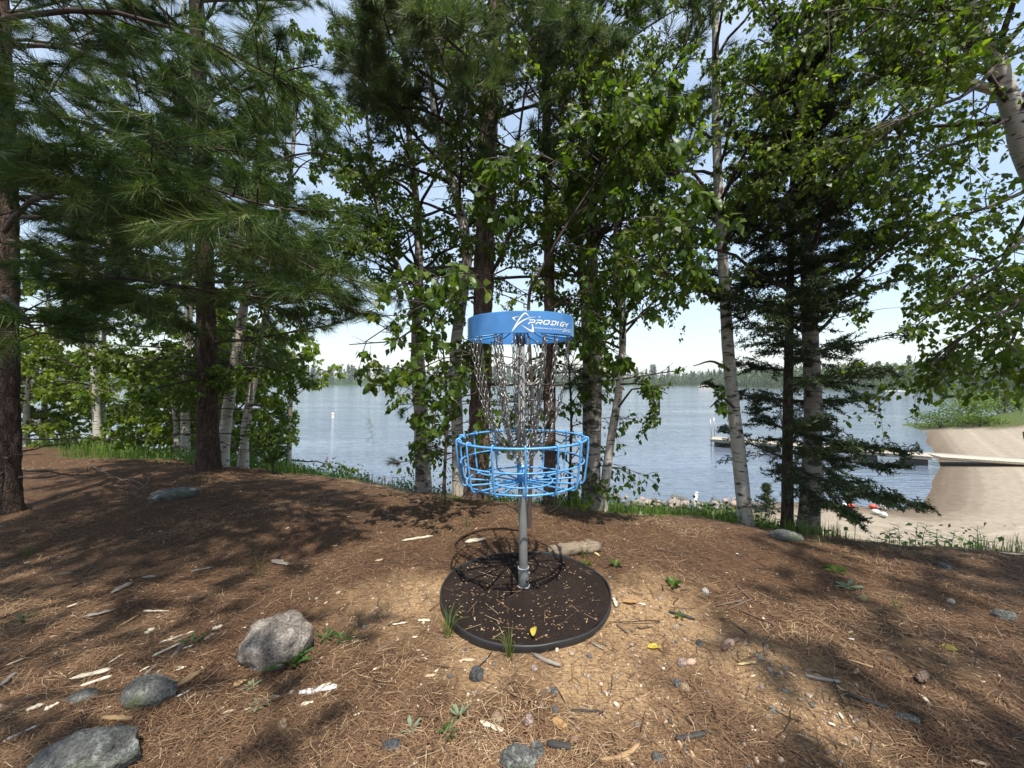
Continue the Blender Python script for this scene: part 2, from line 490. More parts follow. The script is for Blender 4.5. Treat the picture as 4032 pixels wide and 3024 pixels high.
# ground sheet: fine near the camera, widening to the horizon
N = 320
u = (np.arange(N) - N / 2 + .5) * (14.8 / N)
xs = .857 * np.sinh(u) * 1.1
ys = 2.2 + .857 * np.sinh(u) * 1.1
GX, GY = np.meshgrid(xs, ys)
SD = shore_sd(GX, GY)
GZ = gz(GX, GY, SD)
i = np.arange(N - 1)
a = (i[:, None] * N + i[None, :]).ravel()
FQ = np.stack([a, a + 1, a + N + 1, a + N], -1)

PATCH = [(.72, 1.8, .42, 1), (.35, 1.5, .34, 1), (-.5, 2.05, .36, .85), (1.0, 1.5, .36, 1), (.5, 1.32, .36, .8), (1.65, 1.55, .3, .7), (-.1, 1.55, .3, .7), (.9, 2.15, .3, .7), (.3, 2.0, .5, .6)]
def path_mask(x, y):
    m = 0
    for px_, py_, r_, s_ in PATCH:
        m = np.maximum(m, s_ * np.exp(-((x - px_) ** 2 + (y - py_) ** 2) / (r_ * r_)))
    return np.clip(m + .22 * fbm(np.stack([x * 3, y * 3, 0 * x], -1), 3, 21), 0, 1)
def grass_mask(x, y):
    t = crest_t(x, y) + .55 * fbm(np.stack([x * 1.6, y * 1.6, 0 * x], -1), 4, 31)
    lo = np.interp(x, [-9, -5, -2.5, 0, 2, 4], [-.1, .1, .1, -.35, -.35, -.1])
    return sstep(0, .5, t - lo)
beach = sstep(5.5, 7.5, GX + .0 * GY) * sstep(-3.0, 0.0, SD) * (1 - sstep(.0, 3.0, GY - 24.5 + .25 * (GX - 27))) * (GY < 60) * sstep(-1.75, -1.95, GZ - .02 * GX)
beach = np.maximum(beach, sstep(5.0, 7.0, GX) * (SD > -4) * (SD < 9) * (GY < 26) * sstep(-1.25, -1.5, GZ))
hill = sstep(1.5, 4.0, SD) * sstep(21, 24.5, GY + .12 * (GX - 30)) * (GY < 80)
beach = beach * (1 - hill)
gm = grass_mask(GX, GY) * (1 - beach)
gme = mesh_np('ground', np.stack([GX, GY, GZ], -1), FQ, None,
              {'sand': path_mask(GX, GY).ravel(), 'beach': beach.ravel(), 'grass': gm.ravel(), 'wet': (sstep(1.7, .1, SD)).ravel(), 'sdist': np.clip(SD, 0, 30).ravel(), 'far': sstep(30, 60, GY).ravel()}, True)

def mat_ground():
    m, n, k = newmat('ground')
    o = nd(n, 'OutputMaterial'); b = nd(n, 'BsdfPrincipled', Roughness=0.95)
    b.inputs['Specular IOR Level'].default_value = 0.12
    t = nd(n, 'TexCoord')
    def noise(s, d=6, r=.6):
        z = nd(n, 'TexNoise', Scale=s, Detail=d, Roughness=r); k(t.outputs['Object'], z.inputs['Vector']); return z
    def attr(nm): return nd(n, 'Attribute', attribute_name=nm)
    fine, mid, big = noise(70, 6, .7), noise(9, 6), noise(1.6, 4)
    mpn = nd(n, 'Mapping'); mpn.inputs['Scale'].default_value = (30, 160, 40); mpn.inputs['Rotation'].default_value = (0, 0, .5)
    k(t.outputs['Object'], mpn.inputs['Vector']); stripe = nd(n, 'TexNoise', Scale=1, Detail=4); k(mpn.outputs[0], stripe.inputs['Vector'])
    duff = ramp(n, [(.28, (.024, .016, .011)), (.45, (.070, .042, .026)), (.6, (.13, .078, .045)), (.78, (.23, .15, .088))])
    mixn = nd(n, 'MixRGB'); mixn.inputs[0].default_value = .5; k(fine.outputs['Fac'], mixn.inputs[1]); k(stripe.outputs['Fac'], mixn.inputs[2])
    k(mixn.outputs[0], duff.inputs[0])
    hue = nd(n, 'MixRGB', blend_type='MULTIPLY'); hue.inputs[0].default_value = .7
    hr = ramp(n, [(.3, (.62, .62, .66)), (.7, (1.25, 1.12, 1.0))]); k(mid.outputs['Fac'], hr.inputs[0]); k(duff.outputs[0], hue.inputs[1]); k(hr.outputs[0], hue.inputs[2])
    def mixin(prev, fac, colr):
        x = nd(n, 'MixRGB'); k(fac, x.inputs[0]); k(prev, x.inputs[1]); k(colr, x.inputs[2]); return x.outputs[0]
    sandc = ramp(n, [(.25, (.13, .08, .045)), (.5, (.30, .195, .105)), (.75, (.44, .31, .18))]); k(fine.outputs['Fac'], sandc.inputs[0])
    sm = nd(n, 'Math', operation='MULTIPLY_ADD'); sm.inputs[1].default_value = 1.7; k(attr('sand').outputs['Fac'], sm.inputs[0])
    sh = nd(n, 'Math', operation='MULTIPLY_ADD'); sh.inputs[1].default_value = 1.6; sh.inputs[2].default_value = -1.35; k(mid.outputs['Fac'], sh.inputs[0]); k(sh.outputs[0], sm.inputs[2])
    cl = nd(n, 'Clamp'); k(sm.outputs[0], cl.inputs[0])
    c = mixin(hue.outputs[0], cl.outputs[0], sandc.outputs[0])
    grc = ramp(n, [(.3, (.035, .05, .016)), (.5, (.065, .095, .026)), (.75, (.13, .13, .05))]); k(mid.outputs['Fac'], grc.inputs[0])
    c = mixin(c, attr('grass').outputs['Fac'], grc.outputs[0])
    fgc = ramp(n, [(.3, (.03, .055, .018)), (.7, (.06, .10, .03))]); k(big.outputs['Fac'], fgc.inputs[0])
    c = mixin(c, attr('far').outputs['Fac'], fgc.outputs[0])
    mpb = nd(n, 'Mapping'); mpb.inputs['Scale'].default_value = (1.5, 2.2, 1); k(t.outputs['Object'], mpb.inputs['Vector'])
    bz = nd(n, 'TexNoise', Scale=3.2, Detail=12, Roughness=.85); k(mpb.outputs[0], bz.inputs['Vector'])
    bc = ramp(n, [(.36, (.17, .138, .104)), (.5, (.28, .235, .178)), (.64, (.40, .345, .27))])
    sdn = nd(n, 'Math', operation='MULTIPLY_ADD'); sdn.inputs[1].default_value = 1.6; k(attr('sdist').outputs['Fac'], sdn.inputs[0]); k(bz.outputs['Fac'], sdn.inputs[2])
    cmb = nd(n, 'CombineXYZ'); k(sdn.outputs[0], cmb.inputs[0]); lin = nd(n, 'TexNoise', Scale=1.5, Detail=6, Roughness=.75); k(cmb.outputs[0], lin.inputs['Vector'])
    bmx = nd(n, 'MixRGB'); bmx.inputs[0].default_value = .42; k(bz.outputs['Fac'], bmx.inputs[1]); k(lin.outputs['Fac'], bmx.inputs[2]); k(bmx.outputs[0], bc.inputs[0])
    wetc = nd(n, 'MixRGB', blend_type='MULTIPLY'); wetc.inputs[2].default_value = (.38, .33, .30, 1); k(attr('wet').outputs['Fac'], wetc.inputs[0]); k(bc.outputs[0], wetc.inputs[1])
    be = nd(n, 'Math', operation='MULTIPLY_ADD'); be.inputs[1].default_value = 1.3; k(mid.outputs['Fac'], be.inputs[0])
    b2 = nd(n, 'Math', operation='MULTIPLY_ADD'); b2.inputs[1].default_value = 2.6; b2.inputs[2].default_value = -1.45; k(attr('beach').outputs['Fac'], b2.inputs[0]); k(b2.outputs[0], be.inputs[2])
    bcl = nd(n, 'Clamp'); k(be.outputs[0], bcl.inputs[0]); c = mixin(c, bcl.outputs[0], wetc.outputs[0])
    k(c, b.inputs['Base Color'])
    ad = nd(n, 'Math', operation='ADD'); k(mixn.outputs[0], ad.inputs[0]); k(mid.outputs['Fac'], ad.inputs[1])
    bp = nd(n, 'Bump', Strength=.9, Distance=.02); k(ad.outputs[0], bp.inputs['Height']); k(bp.outputs[0], b.inputs['Normal'])
    k(b.outputs[0], o.inputs['Surface'])
    return m
gme.materials.append(mat_ground())
tag(link('ground', gme), 'brown needle covered bank running down to lake and beach', kind='structure')

def mat_water():
    m, n, k = newmat('lake_water')
    o = nd(n, 'OutputMaterial'); b = nd(n, 'BsdfPrincipled', Roughness=.09, IOR=1.33)
    b.inputs['Base Color'].default_value = (.095, .118, .155, 1)
    t = nd(n, 'TexCoord')
    def wv(sx, sy, rot, det=3):
        mm = nd(n, 'Mapping'); mm.inputs['Scale'].default_value = (sx, sy, 1); mm.inputs['Rotation'].default_value = (0, 0, R(rot))
        k(t.outputs['Object'], mm.inputs['Vector']); z = nd(n, 'TexNoise', Scale=1, Detail=det, Roughness=.55); k(mm.outputs[0], z.inputs['Vector']); return z
    z1, z2, z3 = wv(.42, 3.4, 9), wv(2.2, 9, -6, 2), wv(.05, .22, 4, 4)
    s1 = nd(n, 'Math', operation='MULTIPLY_ADD'); s1.inputs[1].default_value = .35; k(z2.outputs['Fac'], s1.inputs[0]); k(z1.outputs['Fac'], s1.inputs[2])
    am = nd(n, 'MapRange'); am.inputs['From Min'].default_value = .35; am.inputs['From Max'].default_value = .65; am.inputs['To Min'].default_value = .12; am.inputs['To Max'].default_value = .42
    k(z3.outputs['Fac'], am.inputs['Value'])
    bp = nd(n, 'Bump', Distance=.22); k(am.outputs[0], bp.inputs['Strength']); k(s1.outputs[0], bp.inputs['Height']); k(bp.outputs[0], b.inputs['Normal'])
    k(b.outputs[0], o.inputs['Surface'])
    return m
wme = mesh_np('lake', [(-520, 5, WZ), (170, 5, WZ), (170, 420, WZ), (-520, 420, WZ)], [[(0, 1, 2, 3)]], mat_water())
tag(link('lake', wme), 'calm rippled blue grey lake behind the trees', kind='structure')

# ------------------------------------------------------------------ far woods on the other side of the lake
M['far_leaf'] = mat_leaf('far_leaf', [(0, (.038, .060, .026)), (.45, (.060, .092, .032)), (.75, (.105, .145, .042)), (1, (.15, .19, .055))], .2, .8, (1, 1.1, .7))
def far_wood(name, label, pts, hs, conifer, n_per):
    g = Geo()
    T = len(pts)
    hh = rng.random((T, n_per)) ** .8
    prof = np.where(conifer[:, None], (1 - hh) * .9 + .08, np.sqrt(np.clip(1 - (2 * hh - .95) ** 2, .05, 1)))
    wid = hs * np.where(conifer, .21, .36)
    ang = rng.random((T, n_per)) * 6.283; rr = np.sqrt(rng.random((T, n_per))) * wid[:, None] * prof
    lump = 1 + .35 * np.sin(ang * 3 + hs[:, None] * 9) * (1 - conifer[:, None])
    z0 = np.where(conifer, .12, .02)
    C_ = np.stack([pts[:, 0:1] + rr * lump * np.cos(ang), pts[:, 1:2] + rr * lump * np.sin(ang), pts[:, 2:3] + hs[:, None] * (z0[:, None] + (1 - z0[:, None]) * hh)], -1).reshape(-1, 3)
    sz = np.repeat(hs * .085, n_per) * rng.uniform(.6, 1.3, T * n_per)
    tv = np.array([(-.6, -.2, 0), (.55, -.35, .1), (.1, .75, -.1)])
    V = scatter(tv, C_, frames(rng.normal(0, 1, C_.shape)), sz)
    base = np.where(conifer, .18, .62) + rng.normal(0, .13, T)
    g.add(V, rep_faces([(0, 1, 2)], 3, len(C_)), a3=np.clip(np.repeat(base, n_per) + rng.normal(0, .10, T * n_per), 0, 1))
    tag(g.obj(name, M['far_leaf']), label, kind='stuff')
def far_pts(n, test, lo, hi, box):
    x = rng.uniform(box[0], box[1], n * 30); y = rng.uniform(box[2], box[3], n * 30)
    sd = shore_sd(x, y); dd = lo + (hi - lo) * rng.random(len(x)) ** 2
    ok = (sd > lo) & (sd < dd) & test(x, y)
    x, y, sd = x[ok][:n], y[ok][:n], sd[ok][:n]
    return np.stack([x, y, gz(x, y, sd, False)], -1), sd
p_, sd_ = far_pts(1050, lambda x, y: (y > 280) & (np.abs(x / y) < 1.3), 1, 60, (-430, 130, 290, 400))
cf_ = (rng.random(len(p_)) < .62) & (sd_ > 9); hs_ = np.where(cf_, rng.uniform(11, 18, len(p_)), rng.uniform(6, 10, len(p_))) * np.clip(.55 + sd_ / 25, .6, 1)
far_wood('far_wood', 'hazy mixed wood on the far shore straight across the lake', p_, hs_, cf_, 60)
p_, sd_ = far_pts(700, lambda x, y: (x > 100) & (x / y < 1.45) & (x / y > .35), 1, 45, (100, 260, 80, 320))
cf_ = (rng.random(len(p_)) < .25); hs_ = np.where(cf_, rng.uniform(8, 12, len(p_)), rng.uniform(7, 10, len(p_))) * np.clip(.5 + sd_ / 20, .55, 1)
far_wood('far_wood', 'green leafy wood on the nearer right hand shore behind the beach', p_, hs_, cf_, 80)

def box_geo(g, c, s, rz=0.0, bev=0.0, rx=0.0):
    """bevelled box into g: centre c, full size s"""
    x, y, z = [v / 2 for v in s]; b = bev
    if b <= 0:
        V = np.array([(i_ * x, j_ * y, k_ * z) for i_ in (-1, 1) for j_ in (-1, 1) for k_ in (-1, 1)])
        Fq = np.array([(0, 1, 3, 2), (4, 6, 7, 5), (0, 4, 5, 1), (2, 3, 7, 6), (0, 2, 6, 4), (1, 5, 7, 3)])
    else:
        ring = [(-x + b, -y), (x - b, -y), (x, -y + b), (x, y - b), (x - b, y), (-x + b, y), (-x, y - b), (-x, -y + b)]
        inn = [(vx * (1 - b / x), vy * (1 - b / y)) for vx, vy in ring]
        V = np.array([(*p, -z) for p in inn] + [(*p, -z + b) for p in ring] + [(*p, z - b) for p in ring] + [(*p, z) for p in inn])
        Fq = []
        for l in range(3):
            for q in range(8): Fq.append((l * 8 + q, l * 8 + (q + 1) % 8, (l + 1) * 8 + (q + 1) % 8, (l + 1) * 8 + q))
        Fq += [(24, 25, 26, 31), (31, 26, 27, 30), (30, 27, 28, 29), (1, 0, 7, 2), (2, 7, 6, 3), (3, 6, 5, 4)]
        Fq = np.array(Fq)
    if rx:
        c_, s_ = math.cos(rx), math.sin(rx); V = V @ np.array([(1, 0, 0), (0, c_, -s_), (0, s_, c_)]).T
    c_, s_ = math.cos(rz), math.sin(rz)
    V = V @ np.array([(c_, -s_, 0), (s_, c_, 0), (0, 0, 1)]).T + np.asarray(c)
    g.add(V, None, Fq); return g

# ------------------------------------------------------------------ dock on the beach
M['dock_wood'] = mat_wood('dock_wood', (.30, .26, .20), (.46, .41, .33), .85, 0)
M['dock_dark'] = mat_plain('dock_dark', (.045, .04, .036), .8, 0, .3, 6)
M['galv'] = mat_plain('galv', (.36, .37, .37), .42, .85, .18, 14, .15, 200)
M['white_pvc'] = mat_plain('white_pvc', (.72, .72, .70), .45, 0, .06, 8)
A_, B_, E_ = np.array([10.4, 20.0]), np.array([16.7, 15.35]), np.array([20.2, 14.3])
dk = thing('floating_dock', 'long pale wooden dock on dark float boxes with ramp onto the beach', 'dock', (A_[0], A_[1], WZ))
off_ = np.array([A_[0], A_[1], WZ])
dirA = (B_ - A_) / np.linalg.norm(B_ - A_); rzA = math.atan2(dirA[1], dirA[0]); LA = np.linalg.norm(B_ - A_)
nsec = 4; top_z = WZ + .40
for q in range(nsec):
    s0, s1 = LA * q / nsec, LA * (q + 1) / nsec - .05
    g = Geo()
    npl = 12
    for j in range(npl):
        sm_ = s0 + (s1 - s0) * (j + .5) / npl
        box_geo(g, (*(A_ + dirA * sm_), top_z - .02), ((s1 - s0) / npl - .004, 1.15, .035), rzA)
    g.obj('deck_section', M['dock_wood'], dk, off_)
    g = Geo()
    for sgn in (-1, 1):
        nrm = np.array([-dirA[1], dirA[0]]) * sgn * .53
        box_geo(g, (*(A_ + dirA * (s0 + s1) / 2 + nrm), top_z - .10), (s1 - s0, .05, .11), rzA)
    g.obj('deck_frame', M['dock_wood'], dk, off_)
for s_ in (.55, 2.6, 4.4, 5.9, 7.35):
    g = Geo(); box_geo(g, (*(A_ + dirA * s_), WZ + .115), (.66, 1.0, .30), rzA, .03); g.obj('float_box', M['dock_dark'], dk, off_)
for s_, o_ in ((.05, .5), (.05, -.5)):
    p = A_ + dirA * s_ + np.array([-dirA[1], dirA[0]]) * o_
    V, Fq, F3_ = tubes([(*p, WZ - .5), (*p, top_z + .3), (p[0] - .05, p[1], top_z + 1.0)], [.022] * 3, 8, True)
    Geo().add(V, F3_, Fq).obj('mooring_post', M['galv'], dk, off_)
dirB = (E_ - B_) / np.linalg.norm(E_ - B_); LB = np.linalg.norm(E_ - B_); ez = g1(*E_) + .06
g = Geo()
for j in range(26):
    f_ = (j + .5) / 26; p = B_ + dirB * LB * f_
    box_geo(g, (*p, (top_z - .01) * (1 - f_) + ez * f_), (LB / 26 - .004, 1.1, .035), math.atan2(dirB[1], dirB[0]))
g.obj('ramp_deck', M['dock_wood'], dk, off_)
g = Geo()
for sgn in (-1, 1):
    nrm = np.array([-dirB[1], dirB[0]]) * sgn * .5
    a3 = np.array([*(B_ + nrm), top_z - .07]); b3 = np.array([*(E_ + nrm), ez - .03])
    V, Fq, F3_ = tubes([a3, (a3 + b3) / 2, b3], [.05] * 3, 4, True); g.add(V, F3_, Fq)
g.obj('ramp_frame', M['dock_wood'], dk, off_)

# marker buoy on the lake
M['buoy_orange'] = mat_plain('buoy_orange', (.65, .16, .04), .5, 0, .1)
by_ = at(1311 / S, 1646 / S, 35.0)
bu = thing('marker_buoy', 'small white marker buoy floating on the open lake', 'buoy', (by_[0], by_[1], WZ))
def lathe(prof, n=24, c=(0, 0, 0)):
    prof = np.asarray(prof, float); K = len(prof)
    th = np.arange(n) / n * 6.28318
    V = np.stack([prof[:, None, 0] * np.cos(th), prof[:, None, 0] * np.sin(th), np.broadcast_to(prof[:, None, 1], (K, n))], -1).reshape(-1, 3) + np.asarray(c)
    k_ = np.arange(K - 1)[:, None] * n; s_ = np.arange(n)[None]
    a_ = k_ + s_; b_ = k_ + (s_ + 1) % n
    return V, np.stack([a_, b_, b_ + n, a_ + n], -1).reshape(-1, 4)
V, Fq = lathe([(0, -.3), (.1, -.3), (.115, 0), (.115, .40), (.09, .46), (0, .48)], 14); Geo().add(V, None, Fq).obj('buoy_body', M['white_pvc'], bu, smooth=True)
V, Fq = lathe([(.117, .26), (.119, .262), (.119, .338), (.117, .34)], 14); Geo().add(V, None, Fq).obj('orange_band', M['buoy_orange'], bu)

# two boats and a cottage on the right hand shore
def boat(p, Ln, label, rz):
    t = thing('moored_boat', label, 'boat', p); t.rotation_euler.z = rz
    xs_ = np.linspace(-.5, .5, 9) * Ln; w_ = np.sqrt(np.clip(1 - np.clip((xs_ / Ln + .1) / .62, 0, 1) ** 2, 0.02, 1)) * Ln * .17
    V = []; Fq = []
    for x_, ww in zip(xs_, w_): V += [(x_, -ww, .55), (x_, -ww * .7, 0), (x_, ww * .7, 0), (x_, ww, .55)]
    for j in range(8):
        for q in range(4): Fq.append((j * 4 + q, j * 4 + (q + 1) % 4, j * 4 + 4 + (q + 1) % 4, j * 4 + 4 + q))
    Geo().add(V, None, Fq).obj('hull', M['white_pvc'], t)
    g = Geo(); box_geo(g, (-.05 * Ln, 0, .85), (.36 * Ln, .22 * Ln, .6), 0, .08); g.obj('cabin', M['white_pvc'], t)
    g = Geo(); box_geo(g, (-.05 * Ln, 0, .95), (.37 * Ln, .225 * Ln, .25), 0); g.obj('cabin_window', M['dock_dark'], t)
pb = at(3528 / S, 1533 / S, 122); boat((pb[0], pb[1], WZ - .1), 5.0, 'white cabin boat moored by the right hand shore', 2.3)
pb = at(3585 / S, 1533 / S, 124); boat((pb[0], pb[1], WZ - .1), 2.6, 'smaller white boat right of the cabin boat by the shore', 2.0)
M['roof'] = mat_plain('roof', (.32, .27, .23), .8); M['pale_wall'] = mat_plain('pale_wall', (.55, .5, .44), .8)
pc = at(2783 / S, 1500 / S, 205); pc[2] = gz(pc[0:1], pc[1:2], None, False)[0]
ct = thing('cottage', 'small pale cottage roof showing in the trees across the lake', 'house', (pc[0], pc[1], pc[2] + .5))
g = Geo(); box_geo(g, (0, 0, 1.2), (7, 5, 3.4)); g.obj('wall', M['pale_wall'], ct)
Geo().add([(-3.9, -3, 2.85), (3.9, -3, 2.85), (3.9, 3, 2.85), (-3.9, 3, 2.85), (-3.9, 0, 4.9), (3.9, 0, 4.9)], [(0, 4, 3), (1, 2, 5)], [(0, 1, 5, 4), (2, 3, 4, 5)]).obj('roof', M['roof'], ct)
for x_ in (-2, 2):
    g = Geo(); box_geo(g, (x_, -2.53, 1.4), (1.2, .08, 1.2)); g.obj('window', M['dock_dark'], ct)
# ------------------------------------------------------------------ foliage templates
LEAF_V = np.array([(0, 0, 0), (.36, .26, .07), (.27, .62, .05), (0, 1, -.06), (-.27, .62, .05), (-.36, .26, .07), (0, .45, -.02)], float)
LEAF_F = np.array([(0, 1, 2, 6), (6, 2, 3, 3), (0, 6, 4, 5), (6, 3, 4, 4)])
LEAF_Q = np.array([(0, 1, 2, 3), (0, 3, 4, 5)])
LEAF_V6 = np.array([(0, 0, 0), (.37, .36, .07), (0, 1, -.05), (-.37, .36, .07)], float)
LEAF_Q = np.array([(0, 1, 2, 3)])
def big_leaf_mesh(name, mat, seed, serr=.05, wid=.36, fold=.09, droop=.16):
    """toothed leaf with a midrib fold, length 1"""
    r = np.random.default_rng(seed); n = 9
    s = np.linspace(0, 1, n); prof = wid * 1.55 * (s ** .55) * (1 - s) ** .72 + .004
    prof = prof * (1 + serr * np.where(np.arange(n) % 2, 1, -1)) * (1 + r.normal(0, .03, n))
    zc = -droop * s ** 2 + .02 * np.sin(s * 9 + r.random() * 6)
    mid = np.stack([0 * s, s, zc], -1)
    rt = np.stack([prof, s - .02 * np.where(np.arange(n) % 2, -1, 1), zc + fold * prof / wid], -1)
    lt = rt * np.array([-1, 1, 1])
    V = np.vstack([mid, rt, lt, [(-.008, -.22, .02), (.008, -.22, .02)]])
    Fq = [(j, n + j, n + j + 1, j + 1) for j in range(n - 1)] + [(j, j + 1, 2 * n + j + 1, 2 * n + j) for j in range(n - 1)]
    Fq.append((3 * n, 3 * n + 1, n, 2 * n))
    return mesh_np(name, V, [np.array(Fq)], mat, {'rnd': np.full(len(Fq), .5)}, True)
LEAF_MESHES = {}
def leaf_meshes(matname, k=5, **kw):
    key = (matname, tuple(sorted(kw.items())))
    if key not in LEAF_MESHES:
        out = []
        for q in range(k):
            me = big_leaf_mesh('leaf', M[matname], 40 + q, **kw)
            me.attributes['rnd'].data.foreach_set('value', np.full(len(me.polygons), [.2, .4, .55, .7, .95][q % 5], np.float32))
            out.append(me)
        LEAF_MESHES[key] = out
    return LEAF_MESHES[key]

def needle_template(n, L0, L1, th0, th1, twig, wdt, seed):
    r = np.random.default_rng(seed)
    th = np.radians(r.uniform(th0, th1, n)); ph = r.random(n) * 6.283; ln = r.uniform(L0, L1, n)
    d = np.stack([np.sin(th) * np.cos(ph), np.cos(th), np.sin(th) * np.sin(ph)], -1)
    b = np.stack([0 * th, -twig * r.random(n), 0 * th], -1)
    sd = unit(np.cross(d, r.normal(0, 1, (n, 3)))) * wdt / 2
    V = np.stack([b - sd, b + sd, b + d * ln[:, None]], 1).reshape(-1, 3)
    return V, np.arange(n * 3).reshape(-1, 3)
TUFT = [needle_template(31, .085, .145, 12, 62, .11, .0034, q) for q in range(4)]
TUFT_THIN = [needle_template(28, .07, .115, 15, 70, .08, .0034, 10 + q) for q in range(4)]
TUFT_COARSE = [needle_template(16, .09, .16, 15, 70, .10, .009, 20 + q) for q in range(3)]
SPRIG = [needle_template(11, .016, .030, 30, 75, .10, .0068, 30 + q) for q in range(3)]

def put_templates(g, temps, pos, dirs, scale, rnd):
    sel = rng.integers(0, len(temps), len(pos))
    for q, (tV, tF) in enumerate(temps):
        m = sel == q
        if not m.any(): continue
        n = int(m.sum())
        V = scatter(tV, pos[m], frames(dirs[m]), scale[m])
        g.add(V, rep_faces(tF, len(tV), n), a3=np.clip(np.repeat(rnd[m], len(tF)) + rng.normal(0, .1, n * len(tF)), 0, 1))

def screen(P):
    """survey-picture position of points"""
    y = np.maximum(P[:, 1], .05)
    return (P[:, 0] / y * F + 2016) / S, (HZ - (P[:, 2] - CAMZ) / y * F) / S

# open views between the trees: shoots that reach in there were never grown
OPEN = [(1425, 1545, 838, 1075), (755, 835, 700, 755), (645, 828, 838, 1000), (1985, 2200, 875, 1090), (640, 668, 280, 380), (1480, 1550, 655, 800), (1880, 1950, 620, 790)]
def thin(P, keep_p=.3, pad=130):
    """far above or beside the view a crown is grown thinner"""
    x, y = screen(P)
    return ((x > -pad) & (x < 2212 + pad) & (y > -pad) & (P[:, 1] > .2)) | (rng.random(len(P)) < keep_p)
def clear(P, pad=0):
    x, y = screen(P)
    ok = np.ones(len(P), bool)
    for x0, x1, y0, y1 in OPEN:
        ok &= ~((x > x0 - pad) & (x < x1 + pad) & (y > y0 - pad) & (y < y1 + pad))
    return ok

def trunk_geo(path, rad, relief, sides=22, n=110, sc_=(26, 26, 8), seed=1, flare=.35):
    P = smooth_path(path, n); s = np.linspace(0, 1, n)
    r = np.interp(s, np.linspace(0, 1, len(rad)), rad)
    hgt = np.concatenate([[0], np.cumsum(np.linalg.norm(np.diff(P, axis=0), axis=1))])
    r = r * (1 + flare * np.exp(-hgt / .13))
    V, Fq = tubes(P[None], r[None], sides)
    c = np.repeat(P, sides, 0); dv = V - c
    k = 1 + relief * fbm(V * np.array(sc_), 3, seed) + .06 * fbm(V * 5, 2, seed + 7)
    return c + dv * k[:, None], Fq, P, r

def whorl(P, r, n, s0, s1, l0, l1, elev0, elev1, curve, K=8, wob=.10, az0=0.0, az_fn=None):
    s = np.sort(rng.uniform(s0, s1, n)); i_ = (s * (len(P) - 1)).astype(int)
    az = az0 + np.arange(n) * 2.39996 + rng.normal(0, .3, n)
    if az_fn is not None: az = az_fn(az)
    f = (s - s0) / max(1e-6, s1 - s0)
    el = np.radians(elev0 + (elev1 - elev0) * f + rng.normal(0, 7, n))
    d = np.stack([np.cos(az) * np.cos(el), np.sin(az) * np.cos(el), np.sin(el)], -1)
    ln = (l0 + (l1 - l0) * f) * rng.uniform(.7, 1.2, n)
    return grow(P[i_], d, ln, K, curve, wob), r[i_]

def path_px(pts, d=None):
    if d is None: b = ground_at(*pts[0][:2])
    else:
        b = at(pts[0][0], pts[0][1], d); b[2] = g1(b[0], b[1])
    out = [b - np.array([0, 0, .06])]
    for p in pts[1:]:
        out.append(at(p[0], p[1], b[1] + (p[2] if len(p) > 2 else 0)))
    return np.array(out)

def limb(pts, K=8, wob=.07):
    P = smooth_path([at(*p) for p in pts], K)
    Ln = np.linalg.norm(np.diff(P, axis=0), axis=1).sum()
    P[1:] += np.cumsum(rng.normal(0, 1, (K - 1, 3)), axis=0) * wob * Ln / K * .5
    return P

def taper(Mn, K, r0, r1):
    r0 = np.broadcast_to(np.asarray(r0, float), (Mn,))[:, None]; r1 = np.broadcast_to(np.asarray(r1, float), (Mn,))[:, None]
    s = np.linspace(0, 1, K)[None]
    return r0 * (1 - s) + r1 * s

def limb_parts(root, polys, r0, mat, off, r1=.004):
    for pl in polys:
        V, Fq = tubes(pl[None], taper(1, len(pl), r0, r1), 7)
        Geo().add(V, None, Fq).obj('limb', mat, root, off, True)

